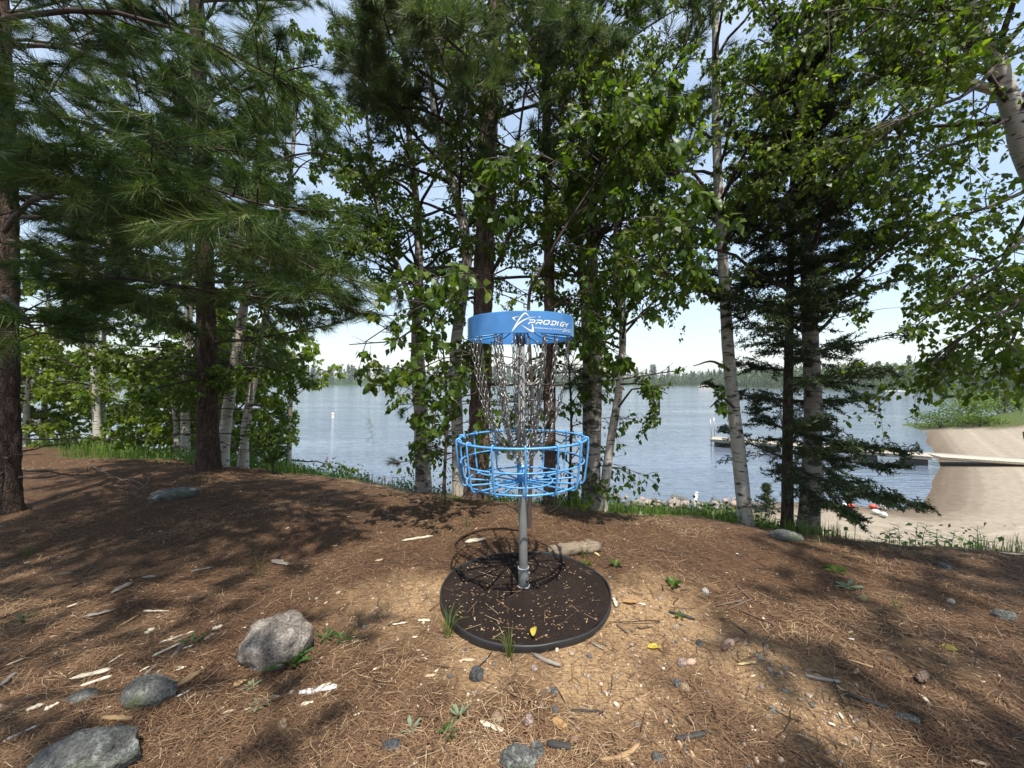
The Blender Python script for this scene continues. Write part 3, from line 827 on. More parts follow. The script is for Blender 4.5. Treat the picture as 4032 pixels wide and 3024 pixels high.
def birch(label, path, rad, s0, s1, nprim, l0, l1, leaf=.05, bark='birch_bark', leafmat='birch_leaf', per2=8, per3=5, nleaf=13,
          elev=(35, 55), curve=-.25, limbs=(), prune=True, parts=0, tone=.5, relief=.05, sides=16, az_fn=None, keep=None, group=None, dead=0, big=0):
    root = thing('birch_tree', label, 'tree', path[0], group)
    off = np.array(path[0])
    V, Fq, P, r = trunk_geo(path, rad, relief, sides, 80, (9, 9, 22), int(rng.integers(1e6)))
    Geo().add(V, None, Fq).obj('trunk', M[bark], root, off, True)
    pr, rr = whorl(P, r, nprim, s0, s1, l0, l1, elev[0], elev[1], curve, az_fn=az_fn) if nprim else (np.zeros((0, 8, 3)), np.zeros(0))
    if prune and nprim:
        ok = clear(pr[:, -1]) & clear(pr[:, 5]); pr, rr = pr[ok], rr[ok]; nprim = len(pr)
    if len(limbs):
        pr = np.concatenate([pr, np.array([limb(l_) for l_ in limbs])]); rr = np.concatenate([rr, np.full(len(limbs), .035)])
    r0 = np.minimum(rr * .45, .022)
    g = Geo()
    if nprim:
        V, Fq = tubes(pr[:nprim], taper(nprim, pr.shape[1], r0[:nprim], .003), 5); g.add(V, None, Fq)
    limb_parts(root, pr[nprim:nprim + big], .034, M[bark], off, .012)
    limb_parts(root, pr[nprim + big:], min(.016, .3 * r[len(r) // 3]), M['twig'], off)
    s2 = subs(pr, per2, .28, 1.0, 50, .5, .15, up=.02, curve=-.15, K=5, flat=.8)
    s3 = subs(s2, per3, .15, 1.0, 45, .5, .08, up=-.15, curve=-.35, K=4, flat=.9, wob=.1)
    if prune:
        ok = clear(s3[:, -1]) & clear(s3[:, 1]) & thin(s3[:, -1]); s3 = s3[ok]
        s2 = s2[clear(s2[:, -1]) & clear(s2[:, 2])]
    if keep is not None:
        s3 = s3[keep(s3[:, -1])]; s2 = s2[keep(s2[:, -1])]
    V, Fq = tubes(s2, taper(len(s2), 5, .0045, .0016), 3); g.add(V, None, Fq)
    V, Fq = tubes(s3[:, ::3], taper(len(s3), 2, .0018, .0009), 3); g.add(V, None, Fq)
    g.obj('branches', M['twig'], root, off)['kind'] = 'stuff'
    t = rng.uniform(.1, 1.0, (len(s3), nleaf)); b, T = lerp_poly(s3, t)
    b = b.reshape(-1, 3); T = T.reshape(-1, 3)
    d = unit(rng.normal(0, .55, b.shape) + T * .35 + np.array([0, 0, -.75]))
    roll = rng.normal(0, 1, b.shape) + np.array([0, -.5, .9])
    b = b + d * .014 + rng.normal(0, .012, b.shape)
    if prune:
        ok = clear(b); b, d, roll = b[ok], d[ok], roll[ok]
    sz = leaf * np.clip(rng.lognormal(-.1, .26, len(b)), .4, 1.5); rot = frames(d, roll)
    clump = .16 * vnoise(b * 2.2, 5)
    rnd = np.clip(tone + 1.3 * clump + rng.normal(0, .2, len(b)), 0, 1)
    crown_idx = np.ones(len(b), bool)
    if parts:
        sx, sy = screen(b); dist = np.linalg.norm(b - np.array([0, 0, CAMZ]), axis=1)
        vis = (sx > 5) & (sx < 2205) & (sy > 5) & (sy < 1650) & (b[:, 1] > .3)
        idx = np.where(vis)[0]; idx = idx[np.argsort(dist[idx] / sz[idx])][:parts]
        crown_idx[idx] = False
        lm = leaf_meshes(leafmat)
        for q in idx:
            o = link('leaf', lm[min(4, int(rnd[q] * 5))], root)
            mt = np.eye(4); mt[:3, :3] = rot[q] * sz[q]; mt[:3, 3] = b[q] - off
            o.matrix_basis = Matrix(mt.tolist())
    bb, ro, ss, rn = b[crown_idx], rot[crown_idx], sz[crown_idx], rnd[crown_idx]
    g = Geo(); g.add(scatter(LEAF_V6, bb, ro, ss), None, rep_faces(LEAF_Q, 4, len(bb)), a4=rn)
    o = g.obj('crown', M[leafmat], root, off)
    if parts: o['kind'] = 'stuff'
    return root

def pine(label, path, rad, s0, s1, nprim, l0, l1, limbs=(), bare=(), bark='pine_bark', needle='pine_needle', elev=(5, 40), curve=.12, per2=9, per3=3, tufts=TUFT,
         tsize=1.0, tone=.5, prune=True, dead=0, dead_s=(.1, .3), relief=.10, sides=26, keep=None, droop=-.05, lr=.022, az_fn=None, ntuft2=3):
    root = thing('pine_tree', label, 'tree', path[0])
    off = np.array(path[0])
    V, Fq, P, r = trunk_geo(path, rad, relief, sides, 150, (30, 30, 10), int(rng.integers(1e6)))
    Geo().add(V, None, Fq).obj('trunk', M[bark], root, off, True)
    pr, rr = whorl(P, r, nprim, s0, s1, l0, l1, elev[0], elev[1], curve, az_fn=az_fn) if nprim else (np.zeros((0, 8, 3)), np.zeros(0))
    r0 = np.minimum(rr * .3, .026)
    if len(limbs):
        pr = np.concatenate([pr, np.array([limb(l_) for l_ in limbs])]); r0 = np.concatenate([r0, np.full(len(limbs), lr)])
    g = Geo()
    if nprim:
        V, Fq = tubes(pr[:nprim], taper(nprim, pr.shape[1], r0[:nprim], .005), 6); g.add(V, None, Fq)
    limb_parts(root, pr[nprim:], lr, M['pine_limb'], off, .005)
    if dead:
        dp, dr = whorl(P, r, dead, dead_s[0], dead_s[1], .9, .7, -8, 5, -.05, wob=.16)
        if prune: dp = dp[clear(dp[:, -1], 8) & clear(dp[:, 5], 8)]
        V, Fq = tubes(dp, taper(len(dp), 8, .008, .0025), 4); g.add(V, None, Fq)
        d2 = subs(dp, 5, .3, 1, 45, .4, .1, K=4, wob=.15, curve=.05)
        if prune: d2 = d2[clear(d2[:, -1])]
        V, Fq = tubes(d2, taper(len(d2), 4, .003, .0012), 3); g.add(V, None, Fq)
    for l_ in bare:
        lp = limb(l_, 10, .05); limb_parts(root, [lp], .017, M['pine_limb'], off, .005)
        d2 = subs(lp[None], 9, .25, 1, 50, .22, .1, K=4, wob=.15, curve=.1)
        V, Fq = tubes(d2, taper(len(d2), 4, .004, .0012), 3); g.add(V, None, Fq)
    s2 = subs(pr, per2, .22, 1.0, 52, .42, .14, up=.06, curve=droop + .12, K=5, flat=.35, taper=.7)
    s3 = subs(s2, per3, .25, 1.0, 45, .45, .08, up=.08, curve=droop, K=4, flat=.5)
    if prune:
        s2 = s2[clear(s2[:, -1], 6)]; s3 = s3[clear(s3[:, -1], 6)]
    if keep is not None:
        s3 = s3[keep(s3[:, -1])]; s2 = s2[keep(s2[:, -1])]
    V, Fq = tubes(s2, taper(len(s2), 5, .0065, .003), 3); g.add(V, None, Fq)
    V, Fq = tubes(s3, taper(len(s3), 4, .004, .0022), 3); g.add(V, None, Fq)
    g.obj('branches', M['pine_limb'], root, off)['kind'] = 'stuff'
    pos = [s2[:, -1], s3[:, -1]]; dr = [s2[:, -1] - s2[:, -2], s3[:, -1] - s3[:, -2]]
    t = rng.uniform(.35, .95, (len(s3), ntuft2 - 1)); b, T = lerp_poly(s3, t); pos.append(b.reshape(-1, 3)); dr.append(T.reshape(-1, 3))
    t = rng.uniform(.55, .95, (len(s2), 2)); b, T = lerp_poly(s2, t); pos.append(b.reshape(-1, 3)); dr.append(T.reshape(-1, 3))
    pos = np.concatenate(pos); dr = unit(np.concatenate(dr) ) + rng.normal(0, .18, pos.shape) + np.array([0, 0, droop])
    if prune:
        ok = clear(pos, 10) & thin(pos, .45); pos, dr = pos[ok], dr[ok]
    rnd = np.clip(tone + .2 * vnoise(pos * 2, 3) + rng.normal(0, .22, len(pos)), 0, 1)
    g = Geo(); put_templates(g, tufts, pos, dr, tsize * rng.uniform(.75, 1.2, len(pos)), rnd)
    g.obj('crown', M[needle], root, off)
    return root

def spruce(label, base, h, rad, l0, l1, nprim, s0=.03, elev=(-14, 20), curve=.12, per2=9, per3=4, tone=.45, lean=(0, 0), path=None, name='spruce_tree', nspr=3, az_fn=None, needle='spruce_needle', prune=True, K=7):
    base = np.asarray(base, float)
    root = thing(name, label, 'tree', base)
    if path is None:
        path = [base - np.array([0, 0, .05]), base + np.array([lean[0] * .5, lean[1] * .5, h * .5]), base + np.array([lean[0], lean[1], h])]
    V, Fq, P, r = trunk_geo(np.array(path), [rad, rad * .6, rad * .12], .06, 14, 70, (25, 25, 12), int(rng.integers(1e6)))
    Geo().add(V, None, Fq).obj('trunk', M['dark_bark'], root, base, True)
    pr, rr = whorl(P, r, nprim, s0, .97, l0, l1, elev[0], elev[1], curve, K=K, wob=.05, az_fn=az_fn)
    if prune:
        ok = clear(pr[:, -1]) & clear(pr[:, 4]); pr, rr = pr[ok], rr[ok]
    g = Geo(); V, Fq = tubes(pr, taper(len(pr), K, np.minimum(rr * .35, .014), .002), 4); g.add(V, None, Fq)
    s2 = subs(pr, per2, .12, 1.0, 50, .42, .06, up=-.12, curve=-.10, K=4, flat=.35, taper=.75)
    s3 = subs(s2, per3, .15, 1.0, 45, .45, .05, up=-.1, K=3, flat=.4) if per3 else s2[:0, :3]
    if prune:
        s2 = s2[clear(s2[:, -1])]; s3 = s3[clear(s3[:, -1])]
    V, Fq = tubes(s2, taper(len(s2), 4, .003, .0015), 3); g.add(V, None, Fq)
    g.obj('branches', M['twig'], root, base)['kind'] = 'stuff'
    pos = []; dr = []
    for pl, m in ((pr, 5 + nspr * 2), (s2, nspr + 1), (s3, max(1, nspr - 1))):
        if not len(pl): continue
        t = (np.arange(m)[None] + rng.random((len(pl), m))) / m * .8 + .2; b, T = lerp_poly(pl, t); pos.append(b.reshape(-1, 3)); dr.append(T.reshape(-1, 3))
        pos.append(pl[:, -1]); dr.append(unit(pl[:, -1] - pl[:, -2]))
    pos = np.concatenate(pos); dr = np.concatenate(dr) + rng.normal(0, .1, (sum(map(len, dr)), 3))
    if prune:
        ok = clear(pos) & thin(pos); pos, dr = pos[ok], dr[ok]
    rnd = np.clip(tone + .15 * vnoise(pos * 3, 3) + rng.normal(0, .14, len(pos)), 0, 1)
    g = Geo(); put_templates(g, SPRIG, pos, dr, rng.uniform(1.0, 1.7, len(pos)), rnd)
    g.obj('crown', M[needle], root, base)
    return root

# ------------------------------------------------------------------ pines on the left
p0 = path_px([(20, 1110), (18, 800), (18, 400), (5, 60), (-10, -300)], 3.4)
pine('dark pine at the left edge with long soft boughs reaching right', p0, [.072, .066, .06, .05, .04], .45, .99, 14, 1.6, .9, bark='dark_bark',
     limbs=[[(20, 330, 3.3), (200, 310, 2.9), (420, 380, 2.6), (640, 440, 2.45)],
            [(20, 400, 3.3), (250, 400, 2.75), (520, 480, 2.5), (720, 590, 2.4)],
            [(20, 470, 3.3), (260, 470, 2.9), (500, 540, 2.6), (740, 660, 2.45)],
            [(25, 560, 3.3), (250, 590, 3.0), (450, 620, 2.8), (700, 640, 2.6)],
            [(-60, 60, 2.9), (130, 35, 2.5), (330, 60, 2.5), (520, 130, 2.6), (640, 210, 2.6)],
            [(20, 180, 3.3), (150, 260, 3.0), (320, 310, 2.9), (500, 330, 2.8)],
            [(10, 640, 3.2), (50, 680, 2.6), (90, 720, 2.2)],
            [(10, 500, 3.2), (80, 430, 2.6), (200, 400, 2.3), (330, 410, 2.1)],
            [(20, 520, 3.3), (120, 560, 3.0), (220, 640, 2.9), (330, 690, 2.8)],
            [(-40, 300, 2.8), (60, 310, 2.4), (170, 330, 2.2), (300, 380, 2.1)],
            [(20, 100, 3.4), (180, 120, 3.2), (330, 190, 3.0), (440, 240, 3.0)]],
     per2=21, per3=4, tone=.52, droop=-.18, lr=.020, dead=10, dead_s=(.03, .2))
p1 = path_px([(450, 1022), (445, 680), (432, 250), (420, -150), (415, -500)], 4.95)
pine('tall straight pine with dark scaly trunk standing on the left mound', p1, [.125, .100, .085, .07, .04], .20, .97, 40, 1.75, 1.0, bark='dark_bark', elev=(-4, 35), per2=13, per3=3,
     tone=.30, dead=22, dead_s=(.05, .20), droop=-.06,
     limbs=[[(445, 640, 4.9), (600, 600, 4.6), (700, 560, 4.4), (790, 520, 4.3)],
            [(440, 420, 4.9), (560, 370, 4.6), (660, 330, 4.4), (760, 340, 4.3)],
            [(435, 240, 4.9), (540, 190, 4.5), (620, 150, 4.3), (690, 140, 4.2)]])

# ------------------------------------------------------------------ big pine behind the basket
p2 = path_px([(1030, 1052), (1038, 850), (1048, 500), (1056, 300), (1070, 50), (1080, -200), (1085, -450)], 4.2)
pine('big red barked pine rising right behind the disc golf basket', p2, [.125, .112, .105, .095, .075, .055, .03], .62, .98, 20, 1.7, 1.0, needle='grey_pine_needle', elev=(20, 45), per2=17, per3=4, tufts=TUFT_THIN,
     tone=.68, dead=14, dead_s=(.22, .5), prune=True, tsize=1.25,
     limbs=[[(1048, 560, 4.15), (1040, 400, 4.0), (1000, 310, 3.75), (970, 150, 3.45), (905, 0, 3.3), (880, -80, 3.2)],
            [(1062, 590, 4.15), (1098, 520, 3.9), (1119, 420, 3.65), (1115, 300, 3.5), (1140, 130, 3.3), (1175, -20, 3.2)],
            [(1070, 330, 4.2), (1260, 340, 4.0), (1390, 230, 3.8), (1470, 110, 3.6), (1510, -20, 3.5)],
            [(1075, 120, 4.2), (1200, 110, 4.0), (1340, 50, 3.9), (1420, 0, 3.8)],
            [(1040, 430, 4.2), (900, 300, 3.9), (800, 170, 3.6), (770, 50, 3.5)],
            [(1045, 330, 4.2), (930, 240, 3.8), (830, 220, 3.6), (740, 130, 3.5)],
            [(1060, 260, 4.2), (1180, 220, 3.9), (1290, 250, 3.8), (1390, 300, 3.7)],
            [(1060, 380, 4.2), (1220, 410, 4.1), (1380, 380, 4.0), (1520, 330, 3.9)],
            [(1060, 200, 4.2), (1010, 130, 3.6), (960, 90, 3.1), (930, 60, 2.8)], [(1065, 160, 4.2), (1150, 80, 3.6), (1230, 60, 3.2), (1290, 90, 2.9)],
            [(1060, 300, 4.2), (1080, 220, 3.7), (1060, 180, 3.3), (1030, 190, 3.0)], [(1060, 250, 4.2), (900, 150, 3.7), (850, 90, 3.4), (830, 20, 3.2)]],
     bare=[[(1045, 585, 4.15), (960, 575, 4.05), (900, 592, 3.95), (850, 645, 3.9)], [(1062, 602, 4.15), (1250, 592, 4.0), (1400, 568, 3.95), (1560, 562, 3.9)],
           [(1045, 830, 4.15), (1200, 832, 4.0), (1330, 822, 3.95), (1470, 800, 3.9)], [(1040, 640, 4.15), (950, 660, 4.1), (870, 730, 4.0), (760, 745, 3.9)]])
p3 = path_px([(1187, 1082), (1187, 800), (1186, 560), (1180, 200), (1176, -200)], 4.1)
pine('slim dark pine trunk just right of the basket pole', p3, [.068, .06, .055, .045, .03], .5, .95, 12, 1.2, .8, needle='grey_pine_needle', bark='pine_bark', tufts=TUFT_THIN, per2=6, per3=2, dead=16, dead_s=(.1, .5), tone=.4,
     limbs=[[(1187, 860, 4.05), (1120, 870, 4.3), (960, 870, 4.6), (860, 880, 4.6)], [(1187, 930, 4.05), (1080, 960, 4.3), (930, 990, 4.5), (850, 1000, 4.5)], [(1190, 780, 4.0), (1240, 800, 3.9), (1265, 880, 3.8)]], lr=.010)

# ------------------------------------------------------------------ birches
def B(pts, d): return path_px(pts, d)
# left, in the sun beyond the mound
birch('slender white birch left of the tall pine in sunlit grass', path_px([(214, 1000), (205, 850), (195, 700), (190, 400), (188, 0)], 8.0), [.075, .06, .05, .04, .02], .25, .95, 30, 1.7, 1.0, .062, tone=.78, curve=-.35, elev=(20, 50))
birch('pale birch in the clump left of the dark pine trunk', B([(402, 1002), (400, 850), (408, 700), (405, 400), (395, 0)], 7.0), [.075, .065, .055, .045, .02], .2, .95, 30, 1.5, 1.0, .06, tone=.78, curve=-.35, elev=(15, 50))
birch('thin brownish birch stem beside the pale clump birch', B([(384, 1006), (378, 900), (368, 840), (340, 740)], 6.8), [.04, .035, .03, .015], .3, .95, 12, 1.0, .6, .06, bark='rough_birch_bark', tone=.6)
birch('white birch leaning right from behind the tall pine', B([(478, 1012), (490, 900), (515, 740), (540, 560), (560, 300), (575, 0)], 5.5), [.085, .07, .062, .05, .04, .02], .2, .95, 30, 1.4, 1.0, .055, tone=.5, curve=-.35, elev=(10, 45))
birch('second leaning birch right of the tall pine, a bit thinner', B([(524, 1012), (534, 900), (556, 780), (590, 600), (625, 400), (650, 100)], 5.8), [.065, .055, .05, .04, .03, .018], .22, .95, 26, 1.2, .9, .05, tone=.45, curve=-.4, elev=(10, 45))
for lab, x_, y_, hh_ in (('far birch in the sunny clump at the left edge', -11.2, 9.2, 5.0), ('bushy birch between the left edge and the slender birch', -8.2, 10.0, 4.5), ('round leafy birch low on the shore behind the left clump', -7.0, 9.6, 3.6), ('small leafy birch by the water behind the leaning birches', -5.0, 8.6, 3.0), ('tall sunny birch at the back of the left clump', -9.6, 9.0, 5.5), ('low sunny birch bush left of the slender birch', -10.0, 7.9, 2.4), ('low birch bush right of the slender birch', -7.2, 8.2, 2.2), ('bushy birch behind the pale clump birch', -6.0, 8.2, 3.4)):
    b0 = np.array([x_, y_, g1(x_, y_) - .05])
    birch(lab, np.array([b0, b0 + (.05, 0, hh_ * .5), b0 + (.12, .05, hh_)]), [.06, .04, .015], .08, .95, 34, 1.5, .7, .085, tone=.85, elev=(0, 50), per2=6, per3=4, nleaf=9)
# centre
birch('cream birch leaning left just beside the big pine', B([(992, 1045), (988, 920), (984, 760), (1005, 600), (1008, 530), (985, 420), (945, 280), (925, 100), (915, -150)], 4.4), [.075, .068, .062, .06, .058, .05, .042, .03, .018], .55, .97, 26, 1.7, .8, .042, nleaf=13, tone=.56)
birch('rough birch left of the basket with lake behind it', B([(912, 1045), (905, 880), (898, 760), (905, 600), (900, 450), (880, 250), (870, 0)], 4.6), [.075, .066, .06, .052, .045, .032, .018], .45, .97, 30, 1.6, .9, .042, bark='rough_birch_bark', nleaf=13, tone=.56)
birch('thin crooked birch curving up left of the rough birch', B([(925, 1046), (915, 850), (900, 700), (862, 580), (830, 510), (800, 330), (780, 100)], 4.7), [.045, .04, .036, .03, .027, .02, .012], .45, .98, 26, 1.4, .8, .042, nleaf=13, tone=.56)
birch('grey twin birch stem right of the basket', B([(1278, 1090), (1284, 900), (1286, 760), (1280, 620), (1275, 400), (1262, 100), (1255, -200)], 4.0), [.078, .072, .066, .06, .05, .036, .02], .5, .97, 30, 1.7, .9, .042, bark='rough_birch_bark', nleaf=13, tone=.56)
birch('thinner stem close behind the grey twin birch', B([(1266, 1088), (1268, 900), (1266, 760), (1255, 560), (1235, 300), (1220, 0)], 4.1), [.05, .046, .042, .036, .028, .016], .5, .97, 18, 1.5, .8, .042, bark='rough_birch_bark', nleaf=13, tone=.56)
birch('slim pale birch slanting right of the basket by the open water', B([(1298, 1092), (1318, 960), (1336, 850), (1345, 720), (1330, 600), (1335, 400), (1345, 100)], 3.95), [.05, .043, .038, .035, .03, .024, .014], .40, .97, 28, 1.5, .9, .042, tone=.56,
      limbs=[[(1340, 830, 3.8), (1390, 830, 3.75), (1440, 850, 3.7)], [(1336, 880, 3.8), (1370, 840, 3.7), (1420, 860, 3.6), (1425, 900, 3.6)]])
for lab, px_, d_, hh_, pts_ in (('leafy young birch filling the gap left of the big pine', 958, 4.0, 2.0, .9), ('low leafy birch between the basket and the grey twin birch', 1228, 4.3, 2.3, .9)):
    b0 = at(px_, 1060, d_); b0[2] = g1(b0[0], b0[1]) - .03
    birch(lab, np.array([b0, b0 + (.03, 0, hh_ * .5), b0 + (-.04, .03, hh_)]), [.018, .013, .005], .22, .97, 26, pts_, .5, .058, tone=.45, elev=(15, 50), bark='twig', per2=6, per3=4, nleaf=4, sides=8, relief=.03)
# right
birch('straight white birch standing left of the spruce', B([(1612, 1098), (1596, 980), (1578, 820), (1566, 640), (1556, 480), (1548, 300), (1545, 0), (1545, -250)], 3.75), [.066, .06, .055, .05, .045, .04, .03, .018], .40, .97, 34, 1.7, 1.0, .042, tone=.56,
      limbs=[[(1585, 880, 3.6), (1560, 860, 3.55), (1535, 880, 3.5)], [(1575, 800, 3.6), (1540, 780, 3.5), (1500, 790, 3.4)]])
birch('dark barked birch right of the spruce trunk', B([(1744, 1117), (1756, 950), (1754, 800), (1746, 640), (1742, 450), (1735, 250), (1740, 0), (1745, -250)], 3.55), [.085, .072, .066, .06, .05, .04, .03, .018], .32, .97, 38, 1.8, 1.1, .042, bark='rough_birch_bark', tone=.56)
rb = np.array([5.0, 3.0, g1(5.0, 3.0) - .05])
birch('thick white birch at the right edge leaning in with drooping leafy boughs', np.array([rb, (4.6, 3.0, 1.6), at(2225, 360, 3.0), at(2190, 250, 3.0), at(2150, 130, 3.0), at(2112, 60, 3.0), at(2085, -30, 3.0), at(2040, -250, 3.0)]),
      [.09, .08, .066, .06, .054, .048, .04, .025], .40, .97, 24, 1.5, 1.2, .041, tone=.48, parts=300, big=1, per2=14, per3=6, nleaf=12,
      limbs=[[(2165, 200, 3.0), (2060, 165, 2.9), (2000, 125, 2.9), (1920, 90, 2.9)], [(2190, 250, 3.0), (2100, 300, 2.9), (2010, 330, 2.8), (1930, 400, 2.8)],
             [(2240, 400, 3.0), (2150, 440, 2.8), (2050, 480, 2.7), (1980, 540, 2.7)], [(2260, 450, 3.0), (2180, 550, 2.7), (2080, 620, 2.6), (1990, 700, 2.6)],
             [(2280, 500, 3.0), (2210, 640, 2.6), (2120, 700, 2.5), (2020, 790, 2.5)], [(2240, 420, 3.0), (2160, 560, 3.2), (2080, 560, 3.4), (1990, 620, 3.5)],
             [(2150, 130, 3.0), (2040, 60, 2.8), (1900, 20, 2.7), (1780, 30, 2.6)], [(2150, 130, 3.0), (2100, 200, 2.6), (1980, 250, 2.4), (1900, 290, 2.4)],
             [(2250, 440, 3.0), (2230, 600, 2.6), (2190, 720, 2.5), (2150, 780, 2.5)], [(2110, 60, 3.0), (1980, -30, 2.9), (1850, -60, 2.9), (1700, -40, 2.9)],
             [(2290, 480, 3.0), (2260, 560, 2.8), (2200, 640, 2.8), (2130, 640, 2.8)]])
# leafy young birch whose boughs spread over the basket
sb = np.array([.13, 3.02, g1(.13, 3.02) - .03])
birch('young birch with large bright leaves spreading just above the blue band', np.array([sb, at(1150, 900, 3.02), at(1142, 660, 3.0), at(1165, 590, 2.98), at(1235, 470, 2.9), at(1330, 335, 2.8), at(1400, 275, 2.75)]), [.016, .015, .013, .012, .010, .007, .004], .62, .98, 6, .5, .3, .074,
      bark='twig', leafmat='near_leaf', tone=.5, parts=300, per2=9, per3=3, nleaf=7, relief=.03, sides=8,
      limbs=[[(1190, 540, 2.95), (1330, 480, 2.75), (1430, 470, 2.65), (1510, 480, 2.6)], [(1240, 465, 2.9), (1350, 400, 2.75), (1440, 380, 2.7), (1520, 400, 2.65)],
             [(1280, 400, 2.85), (1200, 350, 2.75), (1130, 330, 2.7), (1070, 350, 2.65)], [(1142, 660, 3.0), (1030, 620, 2.9), (920, 660, 2.8), (800, 735, 2.7)],
             [(1145, 640, 3.0), (1060, 590, 2.95), (980, 590, 2.9), (880, 620, 2.85)], [(1148, 780, 3.02), (1030, 760, 2.95), (930, 780, 2.9), (815, 830, 2.85)],
             [(1142, 700, 3.0), (1230, 640, 2.9), (1300, 620, 2.85), (1380, 640, 2.8)], [(1165, 590, 2.98), (1120, 520, 2.9), (1080, 470, 2.85), (1060, 400, 2.8)],
             [(1150, 820, 3.02), (1080, 830, 3.0), (990, 860, 2.95), (900, 890, 2.9)], [(1145, 730, 3.0), (1220, 700, 2.95), (1280, 720, 2.9), (1330, 760, 2.9)],
             [(1200, 520, 2.95), (1280, 540, 2.8), (1370, 560, 2.7), (1450, 600, 2.65)]])

# ------------------------------------------------------------------ spruces
b_ = at(1700, 1110, 3.65); b_[2] = g1(b_[0], b_[1])
spruce('dark spruce on the right with layered boughs sweeping over the beach', b_, 5.2, .052, 1.25, .30, 115, s0=.09, elev=(-8, 24), per2=12, per3=5, tone=.42,
       path=[b_ - (0, 0, .05), at(1703, 800, b_[1]), at(1712, 400, b_[1]), at(1722, 60, b_[1])])
for lab, px_, py_, h_, l_ in (('small spruce with flat shoots between the rough birch and the big pine', 950, 1056, .62, .30), ('low young spruce at the foot of the rough birch', 905, 1062, .30, .26),
                              ('young spruce at the foot of the grey twin birch', 1240, 1084, .42, .26), ('low spruce seedling spreading left of the grey twin birch', 1215, 1092, .22, .24), ('young spruce under the straight white birch', 1655, 1106, .7, .34)):
    b_ = ground_at(px_, py_)
    spruce(lab, b_, h_, .012, l_, .06, 34, s0=.08, elev=(5, 35), per2=7, per3=0, name='young_spruce', nspr=2, K=5)
b_ = ground_at(590, 1024)
spruce('little pine sapling in the grass right of the tall pine', b_, .55, .010, .36, .10, 22, s0=.12, elev=(10, 50), curve=.35, per2=5, per3=0, tone=.6, name='pine_sapling', nspr=4, K=5, needle='pine_needle')
b_ = ground_at(800, 1036)
birch('tiny birch sapling alone before the open lake', np.array([b_ - (0, 0, .02), at(805, 960, b_[1]), at(797, 905, b_[1])]), [.006, .005, .002], .35, .98, 12, .26, .12, .032, bark='twig', per2=3, per3=2, nleaf=5, tone=.6, prune=False, relief=.02, sides=6)

# ------------------------------------------------------------------ trees behind the camera whose shade dapples the ground
def back(x, y, h): 
    z = g1(x, y) - .05
    return np.array([(x, y, z), (x + .05, y, z + h * .5), (x + .1, y + .05, z + h)])
pine('pine standing behind the photographer to the left', back(-2.7, .0, 8.5), [.15, .11, .04], .30, .97, 40, 2.3, 1.1, tufts=TUFT_COARSE, per2=8, per3=3, tone=.4, prune=False, sides=12)
pine('pine standing behind the photographer to the right', back(4.0, -.6, 9.0), [.15, .11, .04], .36, .97, 28, 2.2, 1.0, tufts=TUFT_COARSE, per2=8, per3=3, tone=.4, prune=False, sides=12)

b_ = back(2.3, -1.6, 8.0)
birch('birch standing behind the photographer to the right', b_, [.08, .06, .02], .35, .97, 26, 1.7, 1.0, .07, tone=.5, per2=7, per3=4, nleaf=8, prune=False, sides=10)
# ------------------------------------------------------------------ disc golf basket
M['blue'] = mat_plain('blue', (.06, .22, .52), .34, 0, .13, 9, .05, 60, .3)
M['blue_wire'] = mat_plain('blue_wire', (.09, .30, .60), .42, 0, .22, 45, .12, 200, .15)
M['white_print'] = mat_plain('white_print', (.80, .81, .82), .5, 0, .03)
M['chain'] = mat_plain('chain', (.29, .28, .265), .40, .9, .2, 60, .05, 300)
M['pole_metal'] = mat_plain('pole_metal', (.19, .195, .19), .6, .35, .25, 9, .12, 90)
M['weld'] = mat_plain('weld', (.62, .63, .63), .4, .7, .15, 60, .4, 200)
M['bolt'] = mat_plain('bolt', (.10, .11, .12), .4, .8, .2)
BX, BY = .064, 2.10
bz0 = g1(BX, BY)
bk = thing('disc_golf_basket', 'blue disc golf basket with hanging chains on a grey steel pole', 'disc golf basket', (BX, BY, bz0))
bk.rotation_euler.y = -.012
def ring_geo(g, R_, z, r_, n=72, s=8):
    th = np.linspace(0, 2 * np.pi, n, endpoint=False)
    ps = np.arange(s) / s * 2 * np.pi
    V = np.stack([(R_ + r_ * np.cos(ps)[None]) * np.cos(th)[:, None], (R_ + r_ * np.cos(ps)[None]) * np.sin(th)[:, None], z + r_ * np.sin(ps)[None] + 0 * th[:, None]], -1).reshape(-1, 3)
    a_ = np.arange(n)[:, None] * s + np.arange(s)[None]; b_ = np.arange(n)[:, None] * s + (np.arange(s)[None] + 1) % s
    nx = lambda q: (q + s) % (n * s)
    g.add(V, None, np.stack([a_, nx(a_), nx(b_), b_], -1).reshape(-1, 4)); return g
def tube_part(name, pts, r_, mat, parent, n=None, sides=10, cap=True):
    P_ = np.array(pts, float) if n is None else smooth_path(pts, n)
    V, Fq, F3_ = tubes(P_[None], np.full((1, len(P_)), r_), sides, True)
    return Geo().add(V, F3_, Fq).obj(name, mat, parent, smooth=True)
def lathe_part(name, prof, mat, parent, n=40, smooth=True):
    V, Fq = lathe(prof, n); return Geo().add(V, None, Fq).obj(name, mat, parent, smooth=smooth)
